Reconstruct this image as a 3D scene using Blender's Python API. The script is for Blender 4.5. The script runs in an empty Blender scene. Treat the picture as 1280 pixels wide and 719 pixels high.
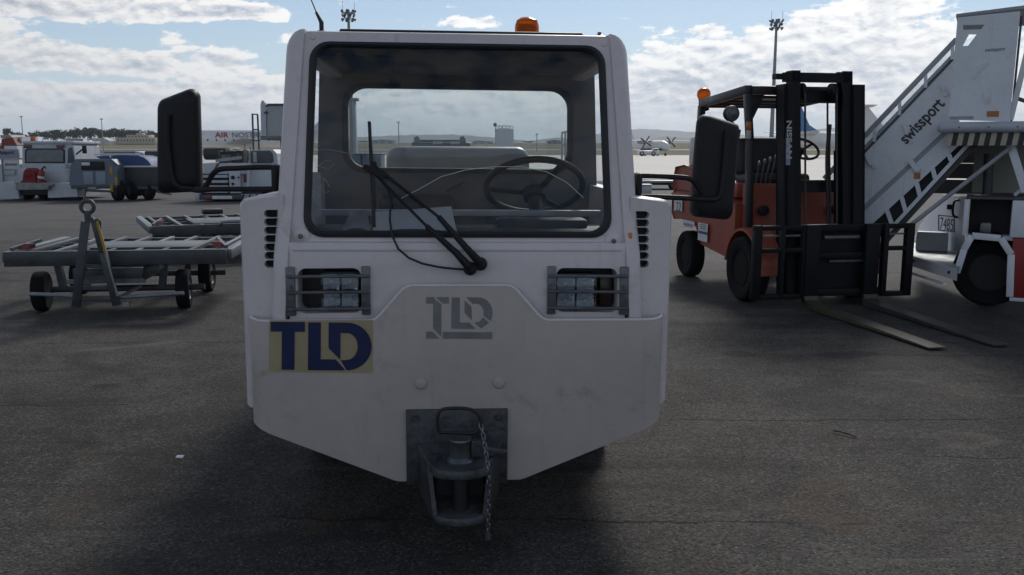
import bpy, bmesh, math, random
from mathutils import Vector, Matrix, Euler
random.seed(7)
R = math.radians
S = bpy.context.scene
COL = S.collection

# ------------------------------------------------------------------ camera
F, HCAM = 1100.0, 1.5
TH = math.atan((359.5 - 188.0) / F)
cam = bpy.data.cameras.new("camera")
cam.sensor_width = 36.0
cam.lens = 36.0 * F / 1280.0
cam.clip_start = 0.05
cam.clip_end = 30000
camera = bpy.data.objects.new("camera", cam)
COL.objects.link(camera)
camera.location = (0, 0, HCAM)
camera.rotation_euler = (math.pi / 2 - TH, 0, 0)
S.camera = camera

# ------------------------------------------------------------------ exposure, sun, sky
S.view_settings.view_transform = 'Standard'
S.view_settings.look = 'None'
S.view_settings.exposure = -0.05
S.view_settings.gamma = 1.0
S.render.engine = 'CYCLES'
S.cycles.use_denoising = True
S.cycles.max_bounces = 8
S.cycles.transparent_max_bounces = 16
S.cycles.sample_clamp_indirect = 4.0
SUN_AZ, SUN_EL = R(15), R(37)
sun = bpy.data.lights.new("sun", 'SUN')
sun.energy = 2.7
sun.angle = R(14.0)
sun.color = (1.0, 0.95, 0.88)
sun_o = bpy.data.objects.new("sun", sun)
COL.objects.link(sun_o)
SUN_DIR = Vector((math.sin(SUN_AZ) * math.cos(SUN_EL), math.cos(SUN_AZ) * math.cos(SUN_EL), math.sin(SUN_EL)))
sun_o.rotation_euler = SUN_DIR.to_track_quat('Z', 'Y').to_euler()


class N:
    """a tiny node-maths wrapper: N + N, N * 2 ... build math nodes"""
    def __init__(s, t, o): s.t, s.o = t, o
    def m(s, op, *a, clamp=False):
        n = s.t.nodes.new('ShaderNodeMath'); n.operation = op; n.use_clamp = clamp
        for i, v in enumerate((s,) + a):
            if isinstance(v, N): s.t.links.new(v.o, n.inputs[i])
            else: n.inputs[i].default_value = v
        return N(s.t, n.outputs[0])
    def __add__(s, b): return s.m('ADD', b)
    def __sub__(s, b): return s.m('SUBTRACT', b)
    def __mul__(s, b): return s.m('MULTIPLY', b)
    def __truediv__(s, b): return s.m('DIVIDE', b)
    def step(s, a, b):
        n = s.t.nodes.new('ShaderNodeMapRange'); n.interpolation_type = 'SMOOTHSTEP'
        s.t.links.new(s.o, n.inputs['Value'])
        n.inputs['From Min'].default_value = a; n.inputs['From Max'].default_value = b
        return N(s.t, n.outputs['Result'])


def vec(t, x, y, z):
    n = t.nodes.new('ShaderNodeCombineXYZ')
    for i, v in enumerate((x, y, z)):
        if isinstance(v, N): t.links.new(v.o, n.inputs[i])
        else: n.inputs[i].default_value = v
    return N(t, n.outputs[0])


def noise(t, v, scale, detail=4.0, rough=0.55, dist=0.0):
    n = t.nodes.new('ShaderNodeTexNoise')
    if v is not None: t.links.new(v.o, n.inputs['Vector'])
    n.inputs['Scale'].default_value = scale
    n.inputs['Detail'].default_value = detail
    n.inputs['Roughness'].default_value = rough
    n.inputs['Distortion'].default_value = dist
    return N(t, n.outputs['Fac'])


def mix(t, f, a, b):
    n = t.nodes.new('ShaderNodeMix'); n.data_type = 'RGBA'
    for k, v in ((0, f), (6, a), (7, b)):
        if isinstance(v, N): t.links.new(v.o, n.inputs[k])
        elif k == 0: n.inputs[k].default_value = v
        else: n.inputs[k].default_value = (*v, 1.0)
    return N(t, n.outputs[2])


world = bpy.data.worlds.new("World")
S.world = world
world.use_nodes = True
wt = world.node_tree
for n_ in list(wt.nodes): wt.nodes.remove(n_)
SKY_STRENGTH = 0.095
sky = wt.nodes.new('ShaderNodeTexSky')
sky.sky_type = 'NISHITA'
sky.sun_disc = False
sky.sun_elevation = SUN_EL
sky.sun_rotation = SUN_AZ
sky.air_density = 0.9
sky.dust_density = 0.15
sky.ozone_density = 1.2
tc = wt.nodes.new('ShaderNodeTexCoord')
sep = wt.nodes.new('ShaderNodeSeparateXYZ')
wt.links.new(tc.outputs['Generated'], sep.inputs[0])
dx, dy, dz = (N(wt, sep.outputs[i]) for i in range(3))
AZ = dx.m('ARCTAN2', dy) * 57.2958
EL = dz.m('ARCSINE') * 57.2958
# where clouds gather: (azimuth, elevation, half width, half height, amount), degrees
BLOBS = [
    (-26, 7.9, 8.5, 0.55, 0.46), (-18.5, 8.3, 4.0, 0.45, 0.36), (-15.5, 8.2, 1.6, 0.45, 0.3), (-31, 6.6, 3.5, 0.7, 0.30),
    (-27, 5.2, 5.5, 0.75, 0.46), (-22.4, 4.9, 1.6, 0.6, 0.30), (-20.6, 6.6, 0.9, 0.45, 0.28),
    (-28, 2.7, 9.5, 1.3, 0.30), (-23, 3.2, 3.0, 1.0, 0.14), (-16.5, 3.4, 4.5, 1.4, 0.34), (-18, 5.2, 1.7, 0.7, 0.26), (-13.4, 6.6, 0.9, 0.7, 0.26),
    (-2.4, 7.9, 2.1, 0.4, 0.34), (0, 2.6, 11, 1.9, 0.30), (10, 3.8, 3.5, 1.9, 0.32),
    (16, 4.2, 8.0, 2.4, 0.32), (21, 5.9, 6.5, 2.0, 0.30), (22.5, 8.6, 2.6, 0.7, 0.36),
    (30, 2.8, 7.0, 3.2, 0.26), (11.9, 7.3, 1.1, 0.3, 0.3), (12.3, 6.2, 1.3, 0.3, 0.25),
    (-3, 6.4, 7.5, 1.1, -0.12), (-25, 6.55, 3.0, 0.3, -0.14), (-25, 4.1, 5.0, 0.25, -0.16), (-15, 7.4, 3.0, 0.4, -0.12), (12, 8.6, 5.0, 0.8, -0.12),
]
cov = None
for (a0, e0, sa, se, amt) in BLOBS:
    qa = (AZ - a0) / sa
    qe = (EL - e0) / se
    g = ((qa * qa + qe * qe) * -1.0).m('EXPONENT') * amt
    cov = g if cov is None else cov + g
# unseen cumulus around the view, thickened for whiter fill light, thinning towards the zenith
cov = cov + (EL - 12.0).m('ABSOLUTE').step(70, 0) * EL.step(9.5, 16) * 0.17


def cloud_noise(da, de):
    v = vec(wt, (AZ + da) * 0.42, (EL + de) * 0.95, 3.7)
    a = noise(wt, v, 1.0, 8.0, 0.62, 0.2)
    p = noise(wt, vec(wt, (AZ + da) * 1.15, (EL + de) * 2.3, 8.2), 1.0, 5.0, 0.55, 0.1)
    return a * 0.72 + p * 0.28


n0 = cloud_noise(0, 0)
n1 = cloud_noise(0.2, 0.32)
big = noise(wt, vec(wt, AZ * 0.05, EL * 0.12, 9.1), 1.0, 2.0, 0.5)
field = n0 + cov + (big - 0.5) * 0.12
alpha = field.step(0.59, 0.68) * EL.step(-0.3, 2.4)
thick = field.step(0.70, 1.02)
lit = ((n0 - n1) * 4.2 + 0.95 - thick * 0.50).m('ADD', 0.0, clamp=True)
sd = vec(wt, SUN_DIR.x, SUN_DIR.y, SUN_DIR.z)
dotn = wt.nodes.new('ShaderNodeVectorMath'); dotn.operation = 'DOT_PRODUCT'
wt.links.new(tc.outputs['Generated'], dotn.inputs[0]); wt.links.new(sd.o, dotn.inputs[1])
cosg = N(wt, dotn.outputs['Value'])
near = cosg.step(0.30, 0.95) * 0.60 + 0.56
CL = 1.0 / SKY_STRENGTH
ccol = mix(wt, lit, (0.42 * CL, 0.47 * CL, 0.57 * CL), (1.12 * CL, 1.09 * CL, 1.05 * CL))
vm = wt.nodes.new('ShaderNodeVectorMath'); vm.operation = 'SCALE'
wt.links.new(ccol.o, vm.inputs[0]); wt.links.new(near.o, vm.inputs['Scale'])
# pale blue air gathering towards the horizon all round
air = (EL.m('ABSOLUTE') * -0.20).m('EXPONENT') * 0.82
skyc = mix(wt, air, N(wt, sky.outputs[0]), (0.56 * CL, 0.66 * CL, 0.78 * CL))
final = mix(wt, alpha * 0.93, skyc, N(wt, vm.outputs[0]))
low = (EL.m('ABSOLUTE') * -0.42).m('EXPONENT') * 0.75
final = mix(wt, low, final, (0.60 * CL, 0.69 * CL, 0.80 * CL))
bg = wt.nodes.new('ShaderNodeBackground')
bg.inputs['Strength'].default_value = SKY_STRENGTH
wt.links.new(final.o, bg.inputs['Color'])
wo = wt.nodes.new('ShaderNodeOutputWorld')
wt.links.new(bg.outputs[0], wo.inputs['Surface'])


# ------------------------------------------------------------------ materials
def principled(name):
    m = bpy.data.materials.new(name); m.use_nodes = True
    t = m.node_tree
    return m, t, t.nodes['Principled BSDF']


def objco(t):
    n = t.nodes.new('ShaderNodeTexCoord')
    return N(t, n.outputs['Object'])


def bumpn(t, b, h, strength, dist):
    n = t.nodes.new('ShaderNodeBump')
    n.inputs['Strength'].default_value = strength
    n.inputs['Distance'].default_value = dist
    t.links.new(h.o, n.inputs['Height'])
    t.links.new(n.outputs[0], b.inputs['Normal'])


MATS = {}


def M(name, col, rough=0.5, metal=0.0, var=0.25, scale=4.0, bump=0.0, bscale=60.0, spec=0.5, coat=0.0, dirt=None, demt=0.35, chips=None):
    """a plain surface: base colour broken up by two scales of noise, optional dirt and relief"""
    if name in MATS: return MATS[name]
    m, t, b = principled(name)
    co = objco(t)
    n1 = noise(t, co, scale, 5.0, 0.6)
    n2 = noise(t, co, scale * 9.0, 3.0, 0.6)
    f = (n1 * 0.65 + n2 * 0.35).step(0.3, 0.7)
    lo = tuple(c * (1 - var) for c in col); hi = tuple(min(1, c * (1 + var * 0.5)) for c in col)
    c = mix(t, f, lo, hi)
    if dirt:
        d = noise(t, co, scale * 2.3, 8.0, 0.68, 0.6).step(0.56, 0.72) * demt
        c = mix(t, d, c, dirt)
    if chips:
        v = t.nodes.new('ShaderNodeTexVoronoi'); v.feature = 'F1'; v.inputs['Scale'].default_value = 9.0
        t.links.new(co.o, v.inputs['Vector'])
        sc_ = t.nodes.new('ShaderNodeSeparateColor'); t.links.new(v.outputs['Color'], sc_.inputs[0])
        wob = noise(t, co, 120.0, 3.0, 0.6)
        rad = N(t, sc_.outputs[0]).m('POWER', 9.0) * 0.055
        ch = (N(t, v.outputs['Distance']) + (wob - 0.5) * 0.03 - rad).step(0.004, -0.004) * 0.8
        c = mix(t, ch, c, chips)
        # rain streaks running down
        s3 = t.nodes.new('ShaderNodeSeparateXYZ'); t.links.new(co.o, s3.inputs[0])
        X3, Y3, Z3 = (N(t, s3.outputs[k]) for k in range(3))
        stk = noise(t, vec(t, X3 * 26.0, Y3 * 26.0, Z3 * 1.3), 1.0, 4.0, 0.6).step(0.58, 0.80) * 0.30
        c = mix(t, stk, c, dirt)
    t.links.new(c.o, b.inputs['Base Color'])
    rr = (f - 0.5) * 0.18 + rough
    t.links.new(rr.o, b.inputs['Roughness'])
    b.inputs['Metallic'].default_value = metal
    b.inputs['Specular IOR Level'].default_value = spec
    b.inputs['Coat Weight'].default_value = coat
    b.inputs['Coat Roughness'].default_value = 0.15
    if bump: bumpn(t, b, noise(t, co, bscale, 4.0, 0.6), bump, 0.01)
    MATS[name] = m
    return m


def glass(name, tint, refl=0.06, ior=1.45, dust=0.0):
    m = bpy.data.materials.new(name); m.use_nodes = True
    t = m.node_tree
    for n in list(t.nodes): t.nodes.remove(n)
    tr = t.nodes.new('ShaderNodeBsdfTransparent'); tr.inputs[0].default_value = (*tint, 1)
    gl = t.nodes.new('ShaderNodeBsdfGlossy'); gl.inputs['Roughness'].default_value = 0.02
    fr = t.nodes.new('ShaderNodeFresnel'); fr.inputs['IOR'].default_value = ior
    mx = t.nodes.new('ShaderNodeMixShader')
    t.links.new(fr.outputs[0], mx.inputs[0]); t.links.new(tr.outputs[0], mx.inputs[1]); t.links.new(gl.outputs[0], mx.inputs[2])
    last = mx
    if dust:
        df = t.nodes.new('ShaderNodeBsdfDiffuse'); df.inputs[0].default_value = (0.55, 0.56, 0.58, 1)
        co = objco(t)
        n = noise(t, co, 3.0, 7.0, 0.65, 0.5).step(0.35, 0.85) * dust
        m2 = t.nodes.new('ShaderNodeMixShader')
        t.links.new(n.o, m2.inputs[0]); t.links.new(mx.outputs[0], m2.inputs[1]); t.links.new(df.outputs[0], m2.inputs[2])
        last = m2
    o = t.nodes.new('ShaderNodeOutputMaterial'); t.links.new(last.outputs[0], o.inputs['Surface'])
    MATS[name] = m
    return m


# ------------------------------------------------------------------ geometry
class B:
    """collects shapes into one bmesh and links them as ONE mesh object"""
    def __init__(s): s.b = bmesh.new()

    def _face(s, vs):
        try: return s.b.faces.new(vs)
        except ValueError: return None

    def box(s, lo, hi, bev=0.0, seg=2, rot=None):
        lo, hi = Vector(lo), Vector(hi)
        c = (lo + hi) / 2; d = hi - lo
        tb = bmesh.new()
        bmesh.ops.create_cube(tb, size=1.0)
        for v in tb.verts: v.co = Vector((v.co.x * d.x, v.co.y * d.y, v.co.z * d.z))
        if bev: bmesh.ops.bevel(tb, geom=list(tb.edges), offset=min(bev, min(abs(x) for x in d) * 0.49), segments=seg, profile=0.5, affect='EDGES')
        mt = Matrix.Translation(c) @ (rot.to_4x4() if rot else Matrix())
        s._merge(tb, mt)
        return s

    def _merge(s, tb, mt=None, smooth=False):
        if mt: tb.transform(mt)
        me = bpy.data.meshes.new("tmp"); tb.to_mesh(me); tb.free()
        s.b.from_mesh(me); bpy.data.meshes.remove(me)

    def bar(s, p0, p1, w, h=None, up=(0, 0, 1), bev=0.0):
        """rectangular bar from p0 to p1, w across, h along 'up'"""
        p0, p1 = Vector(p0), Vector(p1); h = h or w
        z = (p1 - p0); L = z.length
        if L < 1e-6: return s
        z = z / L; u = Vector(up)
        x = u.cross(z)
        if x.length < 1e-4: x = Vector((1, 0, 0)).cross(z)
        if x.length < 1e-4: x = Vector((0, 1, 0)).cross(z)
        x.normalize(); y = z.cross(x)
        tb = bmesh.new(); bmesh.ops.create_cube(tb, size=1.0)
        for v in tb.verts: v.co = Vector((v.co.x * w, v.co.y * h, v.co.z * L))
        if bev: bmesh.ops.bevel(tb, geom=list(tb.edges), offset=min(bev, w * .45, h * .45), segments=2, profile=0.5, affect='EDGES')
        mt = Matrix((x, y, z)).transposed().to_4x4(); mt.translation = (p0 + p1) / 2
        s._merge(tb, mt)
        return s

    def cyl(s, p0, p1, r, r2=None, n=16, caps=True):
        p0, p1 = Vector(p0), Vector(p1); r2 = r if r2 is None else r2
        z = (p1 - p0); L = z.length
        q = z.to_track_quat('Z', 'Y').to_matrix().to_4x4(); q.translation = (p0 + p1) / 2
        tb = bmesh.new()
        bmesh.ops.create_cone(tb, cap_ends=caps, segments=n, radius1=r, radius2=r2, depth=L)
        s._merge(tb, q)
        return s

    def tube(s, pts, r, n=8, closed=False):
        pts = [Vector(p) for p in pts]; m = len(pts)
        rs = r if isinstance(r, (list, tuple)) else [r] * m
        rings = []; prev = None
        for i, p in enumerate(pts):
            a = pts[(i - 1) % m] if (closed or i) else pts[0]
            b = pts[(i + 1) % m] if (closed or i < m - 1) else pts[-1]
            d = (b - a).normalized()
            if prev is None:
                x = d.orthogonal().normalized()
            else:
                x = (prev - d * prev.dot(d))
                x = x.normalized() if x.length > 1e-5 else d.orthogonal().normalized()
            prev = x; y = d.cross(x)
            rings.append([s.b.verts.new(p + (x * math.cos(k * 2 * math.pi / n) + y * math.sin(k * 2 * math.pi / n)) * rs[i]) for k in range(n)])
        for i in range(m if closed else m - 1):
            A, C = rings[i], rings[(i + 1) % m]
            for k in range(n): s._face((A[k], A[(k + 1) % n], C[(k + 1) % n], C[k]))
        if not closed:
            s._face(rings[0][::-1]); s._face(rings[-1])
        return s

    def lathe(s, prof, org, axis, n=24, xaxis=None):
        """prof: list of (radius, height) along axis from org"""
        q = Vector(axis).normalized(); x = q.orthogonal().normalized(); y = q.cross(x); org = Vector(org)
        rings = []
        for (r, h) in prof:
            if r < 1e-5: rings.append([s.b.verts.new(org + q * h)])
            else: rings.append([s.b.verts.new(org + q * h + (x * math.cos(k * 2 * math.pi / n) + y * math.sin(k * 2 * math.pi / n)) * r) for k in range(n)])
        for A, C in zip(rings, rings[1:]):
            if len(A) == 1 and len(C) == 1: continue
            for k in range(n):
                if len(A) == 1: s._face((A[0], C[(k + 1) % n], C[k]))
                elif len(C) == 1: s._face((A[k], A[(k + 1) % n], C[0]))
                else: s._face((A[k], A[(k + 1) % n], C[(k + 1) % n], C[k]))
        if len(rings[0]) > 1: s._face(rings[0][::-1])
        if len(rings[-1]) > 1: s._face(rings[-1])
        return s

    def prism(s, pts, off):
        """closed outline of 3-D points extruded by the vector off"""
        off = Vector(off)
        A = [s.b.verts.new(Vector(p)) for p in pts]; C = [s.b.verts.new(Vector(p) + off) for p in pts]
        f1 = s._face(A[::-1]); f2 = s._face(C)
        n = len(A)
        for i in range(n): s._face((A[i], A[(i + 1) % n], C[(i + 1) % n], C[i]))
        return s

    def ring(s, outer, inner, off):
        """plate with a hole: two loops of equal length extruded by off"""
        off = Vector(off); n = len(outer)
        o0 = [s.b.verts.new(Vector(p)) for p in outer]; i0 = [s.b.verts.new(Vector(p)) for p in inner]
        o1 = [s.b.verts.new(Vector(p) + off) for p in outer]; i1 = [s.b.verts.new(Vector(p) + off) for p in inner]
        for k in range(n):
            j = (k + 1) % n
            s._face((o0[k], o0[j], i0[j], i0[k])); s._face((o1[j], o1[k], i1[k], i1[j]))
            s._face((o0[j], o0[k], o1[k], o1[j])); s._face((i0[k], i0[j], i1[j], i1[k]))
        return s

    def loft(s, loops, cap=True):
        rings = [[s.b.verts.new(Vector(p)) for p in L] for L in loops]; n = len(rings[0])
        for A, C in zip(rings, rings[1:]):
            for k in range(n): s._face((A[k], A[(k + 1) % n], C[(k + 1) % n], C[k]))
        if cap: s._face(rings[0][::-1]); s._face(rings[-1])
        return s

    def mesh(s, name, mat, smooth=35):
        bmesh.ops.recalc_face_normals(s.b, faces=s.b.faces); s.b.normal_update()
        big = [f for f in s.b.faces if len(f.verts) > 4]
        if big: bmesh.ops.triangulate(s.b, faces=big)
        me = bpy.data.meshes.new(name); s.b.to_mesh(me); s.b.free()
        me.materials.append(mat)
        if smooth and len(me.polygons):
            me.polygons.foreach_set('use_smooth', [True] * len(me.polygons))
            me.set_sharp_from_angle(angle=R(smooth))
        return me

    def build(s, name, mat, parent=None, smooth=35, **kw):
        o = bpy.data.objects.new(name, s.mesh(name, mat, smooth))
        COL.objects.link(o)
        if parent: o.parent = parent
        for k, v in kw.items(): o[k] = v
        return o


def tag(o, label=None, cat=None, group=None, kind=None):
    if label: o['label'] = label
    if cat: o['category'] = cat
    if group: o['group'] = group
    if kind: o['kind'] = kind
    return o


def thing(name, label, cat, loc=(0, 0, 0), rz=0.0, group=None, ry=0.0):
    o = bpy.data.objects.new(name, None); COL.objects.link(o)
    o.empty_display_size = 0.2
    o.location = loc; o.rotation_euler = (0, ry, rz)
    return tag(o, label, cat, group)


def copy_tree(o, parent=None):
    c = o.copy(); COL.objects.link(c)
    if parent: c.parent = parent
    for ch in list(o.children): copy_tree(ch, c)
    return c


def cut(o, cutter):
    """cut the shape in B 'cutter' out of object o (before it gets its parent offset)"""
    me = cutter.mesh("cutter", o.data.materials[0], 0)
    c = bpy.data.objects.new("cutter", me); COL.objects.link(c)
    par, mw = o.parent, o.matrix_world.copy()
    o.parent = None
    md = o.modifiers.new("cut", 'BOOLEAN'); md.operation = 'DIFFERENCE'; md.object = c; md.solver = 'EXACT'
    dg = bpy.context.evaluated_depsgraph_get(); dg.update()
    nm = bpy.data.meshes.new_from_object(o.evaluated_get(dg), depsgraph=dg)
    o.modifiers.clear(); old = o.data; o.data = nm; nm.name = old.name
    nm.set_sharp_from_angle(angle=R(35))
    o.parent = par
    bpy.data.objects.remove(c); bpy.data.meshes.remove(me); bpy.data.meshes.remove(old)
    return o


def rquad(c, r, n=6):
    """rounded 4-corner outline in 2-D; c = corners in order, r = radius"""
    out = []
    for i in range(4):
        p0, p1, p2 = Vector(c[i - 1]), Vector(c[i]), Vector(c[(i + 1) % 4])
        a = (p0 - p1).normalized(); b = (p2 - p1).normalized()
        ang = a.angle(b); rr = r[i] if isinstance(r, (list, tuple)) else r
        if rr < 1e-6:
            out += [p1.copy() for _ in range(n + 1)]; continue
        t = rr / math.tan(ang / 2)
        cen = p1 + (a + b).normalized() * (rr / math.sin(ang / 2))
        s0 = p1 + a * t - cen; s1 = p1 + b * t - cen
        tot = s0.angle_signed(s1)
        for k in range(n + 1):
            q = Matrix.Rotation(-tot * k / n, 2) @ s0
            out.append(cen + q)
    return out


def rays(u, v):
    x = (u - 640.0) / F; y = (359.5 - v) / F
    return Vector((x, math.cos(TH) + y * math.sin(TH), -math.sin(TH) + y * math.cos(TH)))


class Loc:
    """measures a pixel of the photograph on a chosen plane of a thing's own frame"""
    def __init__(s, loc, rz):
        s.m = (Matrix.Translation(Vector(loc)) @ Matrix.Rotation(rz, 4, 'Z')).inverted()
    def _hit(s, u, v, k, val):
        o = s.m @ Vector((0, 0, HCAM)); d = s.m.to_3x3() @ rays(u, v)
        return o + d * ((val - o[k]) / d[k])
    def x(s, u, v, c): return s._hit(u, v, 0, c)
    def y(s, u, v, c): return s._hit(u, v, 1, c)
    def z(s, u, v, c): return s._hit(u, v, 2, c)


WORLD = Loc((0, 0, 0), 0.0)


def text_geo(body, height, width=None, bold=0.0, extrude=0.0008, shear=0.0):
    """mesh data for lettering: lower-left at the origin, in the xy plane"""
    cu = bpy.data.curves.new("txt", 'FONT'); cu.body = body; cu.size = 1.0; cu.extrude = 0.0
    cu.offset = bold; cu.shear = shear; cu.resolution_u = 3
    o = bpy.data.objects.new("txt", cu); COL.objects.link(o)
    dg = bpy.context.evaluated_depsgraph_get(); dg.update()
    me = bpy.data.meshes.new_from_object(o.evaluated_get(dg), depsgraph=dg)
    bpy.data.objects.remove(o); bpy.data.curves.remove(cu)
    vs = [v.co.copy() for v in me.vertices]; fs = [tuple(p.vertices) for p in me.polygons]
    bpy.data.meshes.remove(me)
    x0 = min(v.x for v in vs); x1 = max(v.x for v in vs); y0 = min(v.y for v in vs); y1 = max(v.y for v in vs)
    sy = height / (y1 - y0); sx = (width / (x1 - x0)) if width else sy
    return [((v.x - x0) * sx, (v.y - y0) * sy) for v in vs], fs


def text_obj(name, body, org, xdir, ydir, height, mat, parent, width=None, bold=0.0, shear=0.0):
    """flat print: lettering lying on a surface at org, running along xdir, rising along ydir"""
    vs, fs = text_geo(body, height, width, bold, shear=shear)
    org, xd, yd = Vector(org), Vector(xdir).normalized(), Vector(ydir).normalized()
    me = bpy.data.meshes.new(name)
    me.from_pydata([org + xd * x + yd * y for (x, y) in vs], [], fs); me.materials.append(mat)
    o = bpy.data.objects.new(name, me); COL.objects.link(o); o.parent = parent
    return o


def flat(name, polys, fn, mat, parent):
    """flat print made of 2-D polygons mapped by fn to 3-D points"""
    b = bmesh.new()
    for P in polys:
        f = b.faces.new([b.verts.new(fn(*p)) for p in P])
    b.normal_update(); bmesh.ops.triangulate(b, faces=list(b.faces))
    me = bpy.data.meshes.new(name); b.to_mesh(me); b.free(); me.materials.append(mat)
    o = bpy.data.objects.new(name, me); COL.objects.link(o); o.parent = parent
    return o


def wheel(parent, c, axis, r, w, tyre_m, rim_m, name='wheel', lugs=5):
    """a wheel: tyre body with rim and bolts as its own pieces; axis points outwards"""
    ax = Vector(axis).normalized(); c = Vector(c)
    t = B().lathe([(r * .58, -w * .45), (r * .9, -w * .5), (r * .97, -w * .42), (r, -w * .25), (r, w * .25), (r * .97, w * .42), (r * .9, w * .5), (r * .7, w * .49), (r * .58, w * .4), (r * .56, w * .1)], c, ax, 32)
    to = t.build(name, tyre_m, parent)
    rm = B().lathe([(r * .585, w * .38), (r * .56, w * .44), (r * .52, w * .36), (r * .46, w * .12), (r * .26, w * .1), (r * .22, w * .28), (r * .12, w * .34), (0, w * .36)], c, ax, 28)
    x = ax.orthogonal().normalized(); y = ax.cross(x)
    for k in range(lugs):
        a = k * 2 * math.pi / lugs
        p = c + (x * math.cos(a) + y * math.sin(a)) * r * .36
        rm.cyl(p + ax * w * .1, p + ax * w * .2, r * .045, n=6)
    rm.build('rim', rim_m, to)
    return to


def disc_tyre(r): pass


# palette -------------------------------------------------------------
white_paint = M('white_paint', (0.67, 0.615, 0.63), 0.40, 0, 0.08, 2.5, dirt=(0.30, 0.25, 0.22), demt=0.35, coat=0.12, chips=(0.07, 0.05, 0.04))
rubber = M('black_rubber', (0.018, 0.018, 0.022), 0.6, 0, 0.3, 12)
tyre_m = M('tyre_rubber', (0.014, 0.014, 0.016), 0.9, 0, 0.35, 9, bump=0.3, bscale=40, spec=.15)
black_plastic = M('black_plastic', (0.015, 0.015, 0.019), 0.55, 0, 0.25, 8, spec=.3)
black_steel = M('black_steel', (0.014, 0.014, 0.018), 0.5, 0.0, 0.35, 6, dirt=(0.06, 0.045, 0.035), demt=0.3)
grey_steel = M('grey_steel', (0.16, 0.165, 0.18), 0.42, 0.55, 0.35, 7, dirt=(0.08, 0.06, 0.045), demt=0.5)
galv = M('galvanised_steel', (0.30, 0.32, 0.34), 0.42, 0.7, 0.3, 8, dirt=(0.14, 0.12, 0.10), demt=0.5)
dark_paint = M('dark_grey_paint', (0.06, 0.065, 0.075), 0.5, 0, 0.3, 6, dirt=(0.1, 0.09, 0.08), demt=0.4)
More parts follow.
